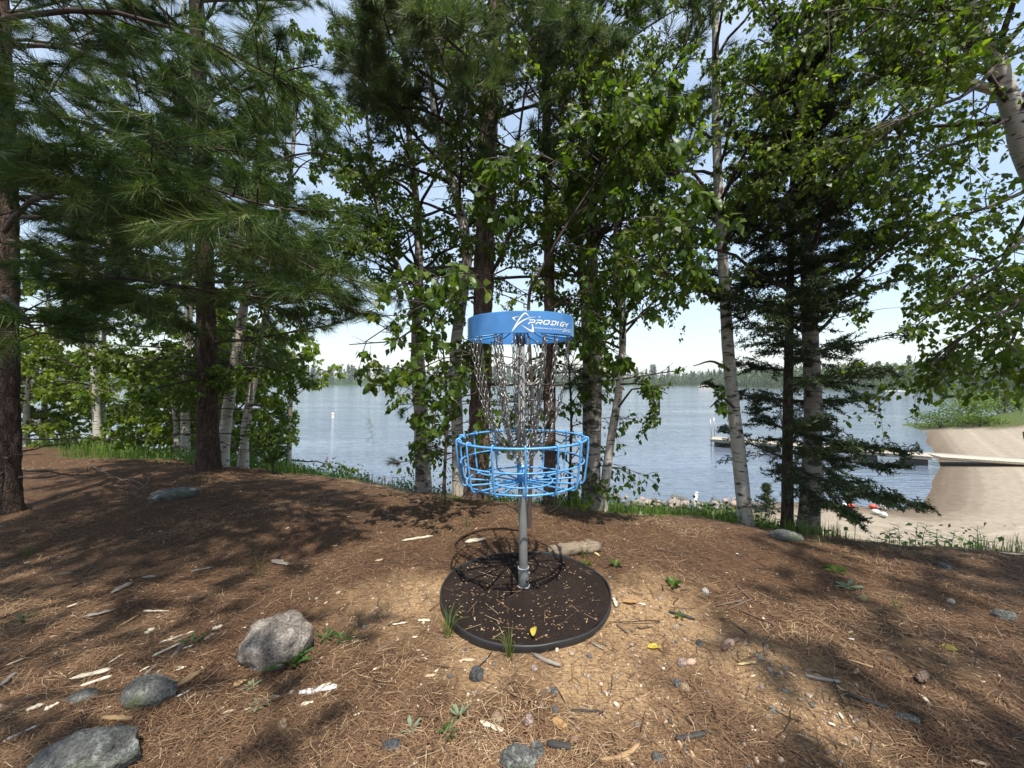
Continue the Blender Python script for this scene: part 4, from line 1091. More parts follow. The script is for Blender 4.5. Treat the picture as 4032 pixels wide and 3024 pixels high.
# pole
pole = lathe_part('pole', [(.0235, .02), (.0235, .665), (.0232, .67), (.0205, .672), (.0205, 1.40), (.0, 1.401)], M['pole_metal'], bk)
slv = lathe_part('anchor_sleeve', [(.0, -.05), (.0290, -.05), (.0290, .128), (.0275, .131), (.0240, .131)], M['pole_metal'], pole)
g = Geo(); ring_geo(g, .0275, .131, .0042, 40, 8); g.obj('weld_ring', M['weld'], pole, smooth=True)
g = Geo(); ring_geo(g, .0300, .030, .0055, 40, 8); g.obj('base_collar', M['weld'], pole, smooth=True)
V, Fq, F3_ = tubes([(.018, -.024, .075), (.020, -.036, .075)], [.007, .007], 6, True); Geo().add(V, F3_, Fq).obj('bolt', M['bolt'], pole)
V, Fq, F3_ = tubes([(.024, -.0, .1), (.036, .0, .1)], [.006, .006], 6, True); Geo().add(V, F3_, Fq).obj('bolt', M['weld'], pole)
# catching basket
RIM, MID, BOT, INN = .346, .334, .303, .164
bs = lathe_part('basket_hub', [(.0245, .598), (.0290, .598), (.0290, .703), (.0245, .703)], M['blue_wire'], bk)
g = Geo(); ring_geo(g, RIM, .838, .0062); g.obj('rim_ring', M['blue_wire'], bk, smooth=True)
g = Geo(); ring_geo(g, MID, .722, .0045); g.obj('middle_ring', M['blue_wire'], bk, smooth=True)
g = Geo(); ring_geo(g, BOT, .612, .0050); g.obj('bottom_ring', M['blue_wire'], bk, smooth=True)
g = Geo(); ring_geo(g, INN, .609, .0045); g.obj('inner_ring', M['blue_wire'], bk, smooth=True)
NR = 14
rp = [(.330, .826), (.331, .836), (.337, .846), (.346, .850), (.354, .847), (.3565, .838), (.355, .80), (.347, .72), (.334, .632), (.331, .618), (.325, .608), (.314, .603), (.29, .601), (.027, .600)]
rme = None
rp3 = np.array([(r_, 0, z_) for r_, z_ in rp])
V, Fq, F3_ = tubes(rp3[None], np.full((1, len(rp3)), .0052), 8, True)
rme = Geo().add(V, F3_, Fq).mesh('rib', M['blue_wire'], (0, 0, 0), True)
for q in range(NR):
    link('rib', rme, bk, rot=(0, 0, -math.pi / 2 + .02 + q * 2 * math.pi / NR))
V, Fq, F3_ = tubes([(.02, -.02, .665), (.036, -.034, .668)], [.004, .004], 6, True); Geo().add(V, F3_, Fq).obj('set_screw', M['bolt'], bk)
V, Fq, F3_ = tubes([(-.022, -.02, .69), (-.05, -.034, .692)], [.0035, .0035], 6, True); Geo().add(V, F3_, Fq).obj('set_screw', M['blue_wire'], bk)
g = Geo(); ring_geo(g, .040, .704, .0028, 40, 6); g.obj('chain_collar', M['chain'], bk, smooth=True)
# top band with its print
RB, Z0, Z1 = .2875, 1.376, 1.481
band = lathe_part('top_band', [(RB - .003, Z0), (RB, Z0), (RB, Z0 + .002), (RB, Z1 - .002), (RB, Z1), (RB - .003, Z1), (RB - .003, Z1 - .002), (RB - .003, Z0 + .002), (RB - .003, Z0)], M['blue'], bk, 96)
CBX = BX - .012 * 1.43
def on_band(X, Y, lift=.0006):
    """photo pixel (4032 frame) -> point on the band's outside, in basket space"""
    dx, dz = (X - 2016) / F, -(Y - HZ) / F
    A = dx * dx + 1; Bq = -2 * (dx * CBX + BY); C_ = CBX ** 2 + BY ** 2 - (RB + lift) ** 2
    disc = np.maximum(Bq * Bq - 4 * A * C_, 0); t = (-Bq - np.sqrt(disc)) / (2 * A)
    return np.stack([dx * t - CBX, t - BY, CAMZ + dz * t - bz0], -1)
def zA(p): p = np.asarray(p, float); return np.stack([1990 + p[..., 0] / 7.9, 1210 + p[..., 1] / 7.9], -1)
import bmesh
def print_poly(name, outlines, parent, thick=.0006):
    bm = bmesh.new()
    for ol in outlines:
        ol = np.asarray(ol, float)
        pts = []
        for a_, b_ in zip(ol, np.roll(ol, -1, 0)):
            n_ = max(1, int(np.linalg.norm(b_ - a_) / 40))
            for q in range(n_): pts.append(a_ + (b_ - a_) * q / n_)
        px_ = zA(np.array(pts)); P_ = on_band(px_[:, 0], px_[:, 1])
        vs = [bm.verts.new(p) for p in P_]
        es = [bm.edges.new((vs[q], vs[(q + 1) % len(vs)])) for q in range(len(vs))]
        bmesh.ops.triangle_fill(bm, use_beauty=True, use_dissolve=False, edges=es, normal=Vector((0, -1, 0)))
    me = bpy.data.meshes.new(name); bm.to_mesh(me); bm.free(); me.materials.append(M['white_print'])
    return link(name, me, parent)
def stroke(pts, w_=30, closed=False, w1=None):
    """outline of a thick pen line"""
    P_ = np.asarray(pts, float); n_ = len(P_)
    if closed:
        t_ = unit(np.roll(P_, -1, 0) - np.roll(P_, 1, 0))
    else:
        t_ = unit(np.gradient(P_, axis=0))
    nn = np.stack([-t_[:, 1], t_[:, 0]], -1)
    ww = np.linspace(w_, w1 if w1 else w_, n_)[:, None] / 2
    # mitre: widen at corners
    if n_ > 2:
        seg = unit(np.diff(P_, axis=0)); dots = np.ones(n_)
        dots[1:-1] = np.clip((1 + (seg[1:] * seg[:-1]).sum(1)) / 2, .35, 1) ** .5
        ww = ww / dots[:, None]
    return P_ + nn * ww, P_ - nn * ww
def stroke_quads(name, strokes, parent):
    V = []; Fq = []
    for pts, w_, closed in strokes:
        pts = np.asarray(pts, float)
        l_, r_ = stroke(pts, w_, closed)
        k_ = len(V); n_ = len(pts)
        V += [p for pr_ in zip(l_, r_) for p in pr_]
        for q in range(n_ if closed else n_ - 1):
            q2 = (q + 1) % n_
            Fq.append((k_ + 2 * q, k_ + 2 * q + 1, k_ + 2 * q2 + 1, k_ + 2 * q2))
    px_ = zA(np.array(V)); P_ = on_band(px_[:, 0], px_[:, 1], .0009)
    return link(name, mesh_np(name, P_, [np.array(Fq)], M['white_print']), parent)
print_poly('star_emblem', [
    [(185, 770), (215, 690), (300, 545), (400, 370), (500, 245), (570, 180), (610, 160), (645, 160), (700, 220), (735, 275), (750, 312), (700, 255), (655, 215), (620, 207), (585, 222), (510, 300), (420, 420), (318, 572),
     (370, 515), (450, 445), (560, 380), (700, 330), (800, 310), (940, 297), (940, 304), (800, 328), (700, 357), (560, 425), (450, 500), (350, 590), (270, 680)],
    [(430, 283), (330, 285), (250, 300), (210, 325), (235, 360), (335, 425), (290, 370), (275, 335), (310, 308), (430, 291)],
    [(475, 535), (560, 600), (680, 690), (790, 760), (850, 780), (875, 775), (886, 740), (880, 660), (860, 580), (835, 513), (810, 513), (825, 580), (830, 650), (815, 700), (790, 705), (700, 665), (580, 590)],
    [(1060 + 42 * math.cos(q * .524), 305 + 13 * math.sin(q * .524)) for q in range(12)]], band)
stroke_quads('brand_lettering', [
    ([(735, 393), (905, 396), (922, 412), (905, 462), (885, 474), (768, 464), (708, 526)], 31, False),
    ([(975, 403), (1135, 412), (1150, 428), (1135, 470), (1112, 482), (1000, 476), (938, 532)], 31, False), ([(1070, 488), (1098, 540)], 34, False),
    ([(1235, 418), (1365, 423), (1380, 438), (1338, 524), (1315, 538), (1190, 530), (1178, 514), (1220, 432)], 32, True),
    ([(1440, 438), (1570, 450), (1585, 465), (1545, 550), (1522, 563), (1392, 550)], 31, False), ([(1475, 478), (1436, 545)], 30, False),
    ([(1652, 455), (1612, 582)], 34, False), ([(1622, 470), (1650, 470)], 24, False),
    ([(1842, 487), (1760, 480), (1742, 492), (1704, 578), (1718, 596), (1790, 601), (1815, 550), (1768, 542)], 28, False),
    ([(1862, 497), (1868, 538), (1884, 552), (1925, 556), (1958, 512)], 25, False), ([(1914, 556), (1884, 632)], 27, False),
    ([(1800, 682), (1862, 690), (1872, 702), (1850, 764), (1838, 772), (1782, 764)], 15, False), ([(1822, 708), (1800, 756)], 14, False),
    ([(1914, 700), (1888, 780)], 14, False),
    ([(1992, 716), (1952, 712), (1942, 722), (1936, 742), (1946, 750), (1966, 754), (1970, 764), (1960, 788), (1950, 794), (1916, 788)], 13, False),
    ([(2042, 728), (2020, 724), (2010, 734), (1994, 790), (2000, 802), (2026, 808)], 12, False)], band)
fc = bpy.data.curves.new('small_lettering', 'FONT'); fc.body = 'PROFESSIONAL DISC GOLF TARGET'; fc.size = 1.0; fc.resolution_u = 2; fc.offset = .012
fo = bpy.data.objects.new('small_lettering', fc); col.objects.link(fo)
dg = bpy.context.evaluated_depsgraph_get(); fme = bpy.data.meshes.new_from_object(fo.evaluated_get(dg))
bpy.data.objects.remove(fo)
co = np.empty(len(fme.vertices) * 3, np.float32); fme.vertices.foreach_get('co', co); co = co.reshape(-1, 3)
uu = (co[:, 0] - co[:, 0].min()) / (co[:, 0].max() - co[:, 0].min()); vv = co[:, 1] / .7
uw = np.interp(uu, [0, .42, .44, .58, .60, .77, .79, 1], [0, .50, .52, .65, .67, .81, .83, 1])
px_ = zA(np.stack([903 + uw * 867 + vv * 10, 657 + uw * 68 - vv * (38 - 6 * uw)], -1))
P_ = on_band(px_[:, 0], px_[:, 1], .0011); fme.vertices.foreach_set('co', P_.astype(np.float32).ravel()); fme.materials.clear(); fme.materials.append(M['white_print']); fme.update()
fme.name = 'small_lettering'; link('small_lettering', fme, band)
# inside of the top: hub and arms that carry the chains
hub = lathe_part('top_hub', [(.0215, 1.352), (.027, 1.352), (.027, 1.462), (.0, 1.464)], M['blue'], bk)
V, Fq, F3_ = tubes([(.02, -.02, 1.415), (.052, -.052, 1.415)], [.0055] * 2, 6, True); Geo().add(V, F3_, Fq).obj('bolt', M['bolt'], hub)
V, Fq, F3_ = tubes([(.0, -.025, 1.40), (.0, -.0285, 1.40)], [.0045] * 2, 8, True); Geo().add(V, F3_, Fq).obj('bolt', M['bolt'], hub)
V, Fq, F3_ = tubes([(.024, 0, 1.45), (.15, 0, 1.40), (.265, 0, 1.388), (RB - .002, 0, 1.392)], [.0045] * 4, 7, True)
ame = Geo().add(V, F3_, Fq).mesh('support_arm', M['blue_wire'], (0, 0, 0), True)
NC = 12
for q in range(NC): link('support_arm', ame, bk, rot=(0, 0, .13 + q * 2 * math.pi / NC))
# chain links
def link_mesh(name, Ln, Wd, r_, n=5, s=5):
    a_ = Wd / 2 - r_; h_ = Ln / 2 - r_ - a_
    pts = [(a_ * math.cos(t_), h_ + a_ * math.sin(t_)) for t_ in np.linspace(0, math.pi, n)] + [(a_ * math.cos(t_), -h_ + a_ * math.sin(t_)) for t_ in np.linspace(math.pi, 2 * math.pi, n)]
    pts = np.array(pts); K = len(pts); ps = np.arange(s) / s * 6.28318
    tn = unit(np.roll(pts, -1, 0) - np.roll(pts, 1, 0)); nn = np.stack([tn[:, 1], -tn[:, 0]], -1)
    V = np.stack([pts[:, None, 0] + nn[:, None, 0] * r_ * np.cos(ps), np.broadcast_to(r_ * np.sin(ps), (K, s)), pts[:, None, 1] + nn[:, None, 1] * r_ * np.cos(ps)], -1).reshape(-1, 3)
    a2 = np.arange(K)[:, None] * s + np.arange(s)[None]; b2 = np.arange(K)[:, None] * s + (np.arange(s)[None] + 1) % s
    return V, np.stack([a2, b2, (b2 + s) % (K * s), (a2 + s) % (K * s)], -1).reshape(-1, 4)
LV, LF = link_mesh('link', .0415, .0215, .0029)
lme = mesh_np('link', LV, [LF], M['chain'], None, True)
def chain_frames(P_, pitch):
    seg = np.linalg.norm(np.diff(P_, axis=0), axis=1); cum = np.concatenate([[0], np.cumsum(seg)])
    n_ = int(cum[-1] / pitch); s_ = (np.arange(n_) + .5) * pitch
    C_ = np.stack([np.interp(s_, cum, P_[:, k_]) for k_ in range(3)], -1)
    D_ = np.stack([np.interp(s_ + pitch * .5, cum, P_[:, k_]) - np.interp(s_ - pitch * .5, cum, P_[:, k_]) for k_ in range(3)], -1)
    return C_, unit(D_)
def link_mats(C_, D_, roll0):
    out = []
    for q, (c_, d_) in enumerate(zip(C_, D_)):
        x_ = np.cross((0.3, .2, 1.0) if abs(d_[2]) < .8 else (1, .15, 0), d_); x_ /= np.linalg.norm(x_); y_ = np.cross(d_, x_)
        a_ = roll0 + (q % 2) * math.pi / 2 + random.uniform(-.25, .25)
        xx = x_ * math.cos(a_) + y_ * math.sin(a_); yy = np.cross(d_, xx)
        m_ = np.eye(4); m_[:3, 0] = xx; m_[:3, 1] = yy; m_[:3, 2] = d_; m_[:3, 3] = c_
        out.append(m_)
    return out
PITCH = .0352
prof_o = np.array([(.268, 1.392), (.263, 1.33), (.243, 1.17), (.208, 1.0), (.150, .858), (.085, .765), (.044, .712)])
prof_i = np.array([(.150, 1.405), (.146, 1.33), (.128, 1.17), (.108, 1.0), (.082, .858), (.058, .765), (.041, .712)])
for q in range(NC):
    an = .13 + q * 2 * math.pi / NC + random.uniform(-.03, .03); jr = random.uniform(.97, 1.02)
    P_ = smooth_path([(r_ * jr * math.cos(an), r_ * jr * math.sin(an), z_) for r_, z_ in prof_o], 60)
    ch = link('chain', None, bk)
    for m_ in link_mats(*chain_frames(P_, PITCH), random.uniform(0, 1.5)):
        o = link('link', lme, ch); o.matrix_basis = Matrix(m_.tolist())
g = Geo(); inner = []
NI = 6
for q in range(NI):
    an = -math.pi / 2 - .1 + q * 2 * math.pi / NI + random.uniform(-.03, .03)
    pf = prof_i * (1, 1)
    for da in (-.10, .10) if q % 2 == 0 else (0.0,):
        P_ = smooth_path([(r_ * math.cos(an + da), r_ * math.sin(an + da), z_) for r_, z_ in pf], 50)
        inner.append((an, P_))
        for m_ in link_mats(*chain_frames(P_, PITCH), random.uniform(0, 1.5)):
            g.add(LV @ m_[:3, :3].T + m_[:3, 3], None, LF)
# swags between the inner chains, hung from small rings
rg = Geo()
for z_ in (1.292, 1.20, 1.108):
    r_ = np.interp(z_, prof_i[::-1, 1], prof_i[::-1, 0])
    for q in range(NI):
        a0 = -math.pi / 2 - .1 + q * 2 * math.pi / NI; a1 = a0 + 2 * math.pi / NI; am_ = (a0 + a1) / 2
        P_ = smooth_path([(r_ * math.cos(a0), r_ * math.sin(a0), z_ - .018), (r_ * .92 * math.cos(a0 * .75 + a1 * .25), r_ * .92 * math.sin(a0 * .75 + a1 * .25), z_ - .055), (r_ * .9 * math.cos(am_), r_ * .9 * math.sin(am_), z_ - .066),
                          (r_ * .92 * math.cos(a0 * .25 + a1 * .75), r_ * .92 * math.sin(a0 * .25 + a1 * .75), z_ - .055), (r_ * math.cos(a1), r_ * math.sin(a1), z_ - .018)], 30)
        for m_ in link_mats(*chain_frames(P_, PITCH), 0.2):
            g.add(LV @ m_[:3, :3].T + m_[:3, 3], None, LF)
        t_ = Geo(); ring_geo(t_, .015, 0, .0022, 18, 5)
        Vt = t_.V[0] @ np.array([(1, 0, 0), (0, 0, 1), (0, -1, 0)]).T
        ca, sa = math.cos(a0 + math.pi / 2), math.sin(a0 + math.pi / 2)
        Vt = Vt @ np.array([(ca, -sa, 0), (sa, ca, 0), (0, 0, 1)]).T + np.array([r_ * math.cos(a0) * 1.03, r_ * math.sin(a0) * 1.03, z_])
        me_ = mesh_np('chain_ring', Vt, [t_.F4[0]], M['chain'], None, True); link('chain_ring', me_, bk)
o = g.obj('inner_chains', M['chain'], bk, smooth=True); o['kind'] = 'stuff'

# ------------------------------------------------------------------ rubber edged mulch mat around the pole
M['rubber'] = mat_plain('rubber', (.018, .018, .019), .5, 0, .3, 14, .15, 60)
RC = np.array([BX + .005, 2.075]); RR = .452; rcz = g1(*RC)
mr = thing('mulch_mat', 'round dark mulch mat with black rubber edging around the pole', 'tree ring', (RC[0], RC[1], rcz))
n_ = 200; th = np.arange(n_) / n_ * 2 * np.pi
rw = RR * (1 + .006 * np.sin(3 * th + 1) + .004 * np.sin(7 * th)); 
gzr = np.array([g1(RC[0] + r_ * math.cos(t_), RC[1] + r_ * math.sin(t_)) for r_, t_ in zip(rw, th)]) - rcz
topz = .030 + .35 * gzr + .004 * np.sin(5 * th + 2) + .004 * np.sin(2 * th + .6)
V = []
for dr_, z_ in ((.0, None), (.0035, .0), (.0035, -.003), (0.001, 0.0015), (-.004, .0015), (-.006, -.002), (-.007, -.05)):
    zz = np.minimum(gzr, 0) - .05 if z_ is None else topz + (z_ if dr_ != .0035 or z_ != 0.0 else -.016)
    V.append(np.stack([(rw + dr_) * np.cos(th), (rw + dr_) * np.sin(th), zz], -1))
V = np.array(V).reshape(-1, 3); kk = np.arange(6)[:, None] * n_; ss_ = np.arange(n_)[None]; a_ = kk + ss_; b_ = kk + (ss_ + 1) % n_
Geo().add(V, None, np.stack([a_, b_, b_ + n_, a_ + n_], -1).reshape(-1, 4)).obj('rubber_edging', M['rubber'], mr, smooth=True)
nr = 60
rr_ = np.linspace(.0, 1, nr) ** .8
X_ = rr_[:, None] * (rw - .006)[None] * np.cos(th); Y_ = rr_[:, None] * (rw - .006)[None] * np.sin(th)
slit = np.array([-.80, -.60]) / 1.0
along = X_ * slit[0] + Y_ * slit[1]; acr = np.abs(X_ * slit[1] - Y_ * slit[0])
Z_ = .022 + .010 * (1 - rr_[:, None] ** 2) + .006 * fbm(np.stack([X_ * 22, Y_ * 22, 0 * X_], -1), 4, 4) + .35 * gzr[None] * rr_[:, None] - .026 * np.exp(-(acr / .009) ** 2) * sstep(.02, .06, along)
V = np.stack([X_, Y_, Z_], -1).reshape(-1, 3); kk = np.arange(nr - 1)[:, None] * n_; a_ = kk + ss_; b_ = kk + (ss_ + 1) % n_
def mat_mulch():
    m, n, k = newmat('mulch'); o = nd(n, 'OutputMaterial'); b = nd(n, 'BsdfPrincipled', Roughness=.95); b.inputs['Specular IOR Level'].default_value = .15
    t = nd(n, 'TexCoord'); z = nd(n, 'TexNoise', Scale=130, Detail=5, Roughness=.7); z2 = nd(n, 'TexNoise', Scale=6, Detail=4); v = nd(n, 'TexVoronoi', Scale=85)
    for q in (z, z2, v): k(t.outputs['Object'], q.inputs['Vector'])
    r = ramp(n, [(.3, (.008, .006, .005)), (.55, (.022, .015, .013)), (.72, (.055, .037, .028)), (.84, (.15, .11, .075))]); k(z.outputs['Fac'], r.inputs[0])
    mu = nd(n, 'MixRGB', blend_type='MULTIPLY'); mu.inputs[0].default_value = .6; r2 = ramp(n, [(.3, (.6, .6, .6)), (.7, (1.4, 1.3, 1.2))]); k(z2.outputs['Fac'], r2.inputs[0])
    k(r.outputs[0], mu.inputs[1]); k(r2.outputs[0], mu.inputs[2]); k(mu.outputs[0], b.inputs['Base Color'])
    bp = nd(n, 'Bump', Strength=1, Distance=.01); k(z.outputs['Fac'], bp.inputs['Height']); k(bp.outputs[0], b.inputs['Normal']); k(b.outputs[0], o.inputs['Surface']); return m
Geo().add(V, None, np.stack([a_, b_, b_ + n_, a_ + n_], -1).reshape(-1, 4)).obj('mulch', mat_mulch(), mr, smooth=True)
g = Geo()
# ------------------------------------------------------------------ needle litter and crumbs on the ground (past counting)
M['litter'] = mat_rnd('litter', [(0, (.032, .020, .013)), (.3, (.10, .058, .033)), (.6, (.19, .108, .058)), (.82, (.30, .19, .105)), (1, (.46, .35, .21))], .75, .3)
M['crumb'] = mat_rnd('crumb', [(0, (.16, .11, .07)), (.4, (.36, .28, .19)), (.75, (.56, .47, .33)), (1, (.68, .62, .50))], .8)
M['pebble'] = mat_rnd('pebble', [(0, (.07, .07, .07)), (.35, (.17, .16, .15)), (.6, (.32, .25, .19)), (.8, (.40, .27, .20)), (1, (.50, .43, .34))], .8)
def strew(n, dens, y0=1.0, y1=7.0, pw=1.0):
    """points on the visible ground, thinned by dens(x, y)"""
    y = y0 * (y1 / y0) ** (rng.random(n * 4) ** pw); x = rng.uniform(-1.5, 1.5, n * 4) * y
    ok = rng.random(n * 4) < dens(x, y)
    ok &= np.hypot(x - RC[0], y - RC[1]) > RR + .01
    return x[ok][:n], y[ok][:n]
def lit_d(x, y):
    return (.25 + .75 * np.clip(1 - 1.25 * path_mask(x, y), 0, 1)) * (crest_t(x, y) < .9) * np.clip(.55 + .6 * fbm(np.stack([x * 2, y * 2, 0 * x], -1), 2, 77), .15, 1)
def litter(name, label, n, L0, L1, wd, bent, lift, dens, y1, cb=.5):
    x, y = strew(n, dens, 1.0, y1); n = len(x); z = gz(x, y)
    az = rng.random(n) * 6.283 * .5 + fbm(np.stack([x, y, 0 * x], -1), 2, 55) * 1.6; ln = rng.uniform(L0, L1, n); tl = rng.normal(0, .10, n)
    d = np.stack([np.cos(az) * np.cos(tl), np.sin(az) * np.cos(tl), np.sin(tl)], -1); sd = np.stack([-np.sin(az), np.cos(az), 0 * az], -1)
    P0 = np.stack([x, y, z + lift * rng.random(n) + .002], -1)
    wd_ = (wd * rng.uniform(.7, 1.3, n) * np.clip(.55 + .28 * y, 1, 2.2))[:, None]
    g = Geo(); rn = np.clip(cb + rng.normal(0, .22, n) + .2 * fbm(np.stack([x * 1.6, y * 1.6, 0 * x], -1), 3, 14) + .10 * path_mask(x, y), 0, 1)
    if bent:
        bn = sd * (rng.normal(0, .10, n) * ln)[:, None]
        pts = [P0 - d * ln[:, None] / 2, P0 + bn + np.array([0, 0, .003]), P0 + d * ln[:, None] / 2]
        V = np.stack([pts[0] - sd * wd_ / 2, pts[0] + sd * wd_ / 2, pts[1] - sd * wd_ / 2, pts[1] + sd * wd_ / 2, pts[2] - sd * wd_ / 3, pts[2] + sd * wd_ / 3], 1).reshape(-1, 3)
        g.add(V, None, rep_faces([(0, 1, 3, 2), (2, 3, 5, 4)], 6, n), a4=np.repeat(rn, 2))
    else:
        a_, b_ = P0 - d * ln[:, None] / 2, P0 + d * ln[:, None] / 2
        V = np.stack([a_ - sd * wd_ / 2, a_ + sd * wd_ / 2, b_ + sd * wd_ / 3, b_ - sd * wd_ / 3], 1).reshape(-1, 3)
        g.add(V, None, rep_faces([(0, 1, 2, 3)], 4, n), a4=rn)
    tag(g.obj(name, M['litter']), label, kind='stuff')
litter('needle_litter', 'fallen brown pine needles strewn over the ground', 54000, .05, .11, .0014, True, .008, lit_d, 6.5, .46)
litter('fine_litter', 'short broken bits of needle and bark on the ground', 52000, .012, .04, .0020, False, .004, lambda x, y: np.maximum(lit_d(x, y), .35 * (crest_t(x, y) < .6)), 5.5, .52)
# chips and grit
x, y = strew(1700, lambda x, y: (.25 + .6 * path_mask(x, y) + .5 * np.exp(-((x + .9) ** 2 + (y - 1.6) ** 2) / .5)) * (crest_t(x, y) < .3), 1.0, 4.5); n = len(x)
tv = np.array([(-.62, -.05, 0), (.35, -.17, 0), (.55, .02, 0), (-.2, .17, 0), (-.4, -.03, .10), (.28, -.08, .13), (.40, .0, .08), (-.15, .08, .11)])
tf = np.array([(4, 5, 6, 7), (0, 1, 5, 4), (1, 2, 6, 5), (2, 3, 7, 6), (3, 0, 4, 7)])
az = rng.random(n) * 6.283; rot = np.stack([np.stack([np.cos(az), np.sin(az), 0 * az], -1), np.stack([-np.sin(az), np.cos(az), 0 * az], -1), np.stack([rng.normal(0, .15, n), rng.normal(0, .15, n), 1 + 0 * az], -1)], -1)
g = Geo(); g.add(scatter(tv, np.stack([x, y, gz(x, y) + .003], -1), rot, .016 * rng.lognormal(-.6, .6, n)), None, rep_faces(tf, 8, n), a4=np.repeat(np.clip(rng.normal(.5, .25, n), 0, 1), 5))
tag(g.obj('wood_crumbs', M['crumb']), 'tiny pale wood crumbs and bark flakes littering the ground', kind='stuff')
ico = np.array([(0, 0, 1), (.89, 0, .45), (.28, .85, .45), (-.72, .53, .45), (-.72, -.53, .45), (.28, -.85, .45), (.72, .53, -.45), (-.28, .85, -.45), (-.89, 0, -.45), (-.28, -.85, -.45), (.72, -.53, -.45), (0, 0, -1)])
icf = np.array([(0, 1, 2), (0, 2, 3), (0, 3, 4), (0, 4, 5), (0, 5, 1), (1, 6, 2), (2, 7, 3), (3, 8, 4), (4, 9, 5), (5, 10, 1), (6, 7, 2), (7, 8, 3), (8, 9, 4), (9, 10, 5), (10, 6, 1), (11, 7, 6), (11, 8, 7), (11, 9, 8), (11, 10, 9), (11, 6, 10)])
x, y = strew(1700, lambda x, y: (.04 + .95 * path_mask(x, y) ** 2) * (y < 3.2), 1.0, 3.2); n = len(x)
g = Geo(); g.add(scatter(ico * np.array([1, .75, .5]), np.stack([x, y, gz(x, y) + .002], -1), frames(rng.normal(0, 1, (n, 3)) * (1, 1, .15)), .0055 * rng.lognormal(0, .5, n)), rep_faces(icf, 12, n), a3=np.repeat(np.clip(rng.normal(.5, .25, n), 0, 1), 20))
tag(g.obj('grit', M['pebble']), 'small grit and pebbles in the bare sandy patches', kind='stuff')
# loose twigs
x, y = strew(520, lambda x, y: (.5 + .5 * (x > .6)) * (crest_t(x, y) < .1), 1.05, 4.2); n = len(x); ln = rng.lognormal(-2.6, .45, n); az = rng.random(n) * 3.14
ps = np.stack([x, y, gz(x, y) + .007], -1)[:, None, :] + np.stack([np.cos(az), np.sin(az), rng.normal(0, .04, n)], -1)[:, None, :] * (ln[:, None] * np.linspace(-.5, .5, 5)[None])[..., None]
ps += np.cumsum(rng.normal(0, .035, ps.shape), 1) * ln[:, None, None] * np.array([1, 1, .3]); V, Fq = tubes(ps, taper(n, 5, .0026 * rng.uniform(.5, 1.4, n), .0012), 4)
g = Geo(); g.add(V, None, Fq, a4=np.repeat(np.clip(rng.normal(.22, .2, n), 0, 1), 16)); tag(g.obj('loose_twigs', M['litter']), 'loose dark twigs lying about on the needle litter', kind='stuff')
# crumbs, needles on the mulch mat
nm = 520; rr_ = np.sqrt(rng.random(nm)) * (RR - .03); aa = rng.random(nm) * 6.283
x = RC[0] + rr_ * np.cos(aa) + .0; y = RC[1] + rr_ * np.sin(aa); z = rcz + .034 - .010 * (rr_ / RR) ** 2
az = rng.random(nm) * 6.283; ln = np.where(rng.random(nm) < .12, rng.uniform(.05, .11, nm), rng.uniform(.004, .016, nm)); wd_ = np.where(ln > .03, .0016, .004)
d = np.stack([np.cos(az), np.sin(az), rng.normal(0, .05, nm)], -1); sd = np.stack([-np.sin(az), np.cos(az), 0 * az], -1); P0 = np.stack([x, y, z], -1)
V = np.stack([P0 - d * ln[:, None] / 2 - sd * wd_[:, None] / 2, P0 + d * ln[:, None] / 2 - sd * wd_[:, None] / 2, P0 + d * ln[:, None] / 2 + sd * wd_[:, None] / 2, P0 - d * ln[:, None] / 2 + sd * wd_[:, None] / 2], 1).reshape(-1, 3)
g = Geo(); g.add(V, None, rep_faces([(0, 1, 2, 3)], 4, nm), a4=np.clip(rng.normal(.72, .2, nm), 0, 1)); tag(g.obj('mat_litter', M['litter']), 'scattered needles and crumbs lying on the dark mulch', kind='stuff')

# ------------------------------------------------------------------ grass and ground cover along the bank edge
def blades(name, label, x, y, h0, h1, wd, mat, tone, lean=.35):
    n = len(x); z = gz(x, y) - .01; h = rng.uniform(h0, h1, n); az = rng.random(n) * 6.283; ln = rng.uniform(.1, 1, n) * lean
    sd = np.stack([-np.sin(az), np.cos(az), 0 * az], -1) * wd / 2; ou = np.stack([np.cos(az), np.sin(az), 0 * az], -1)
    P0 = np.stack([x, y, z], -1); P1 = P0 + ou * (h * ln * .35)[:, None] + np.array([0, 0, 1]) * (h * .6)[:, None]; P2 = P0 + ou * (h * ln)[:, None] + np.array([0, 0, 1]) * (h * (1 - .3 * ln))[:, None]
    V = np.stack([P0 - sd, P0 + sd, P1 - sd * .8, P1 + sd * .8, P2], 1).reshape(-1, 3); rn = np.clip(tone + rng.normal(0, .2, n), 0, 1)
    g = Geo(); g.add(V, rep_faces([(2, 3, 4)], 5, n), rep_faces([(0, 1, 3, 2)], 5, n), a3=rn, a4=rn)
    tag(g.obj(name, M[mat]), label, kind='stuff')
def bank_pts(n, x0, x1, y0, y1, dens):
    x = rng.uniform(x0, x1, n * 6); y = rng.uniform(y0, y1, n * 6); ok = rng.random(n * 6) < dens(x, y); return x[ok][:n], y[ok][:n]
def gd(x, y):
    t = crest_t(x, y); cl = np.clip(.5 + .9 * fbm(np.stack([x * 1.7, y * 1.7, 0 * x], -1), 3, 12), 0, 1)
    return grass_mask(x, y) ** 2 * cl * (t < 3.5) * np.exp(-np.maximum(t, 0) * .35) * sstep(-2.05, -1.7, gz(x, y))
x, y = bank_pts(15000, -3.2, 4.2, 2.6, 8.5, gd); blades('bank_grass', 'green grass growing along the top of the bank', x, y, .05, .20, .0055, 'grass', .5)
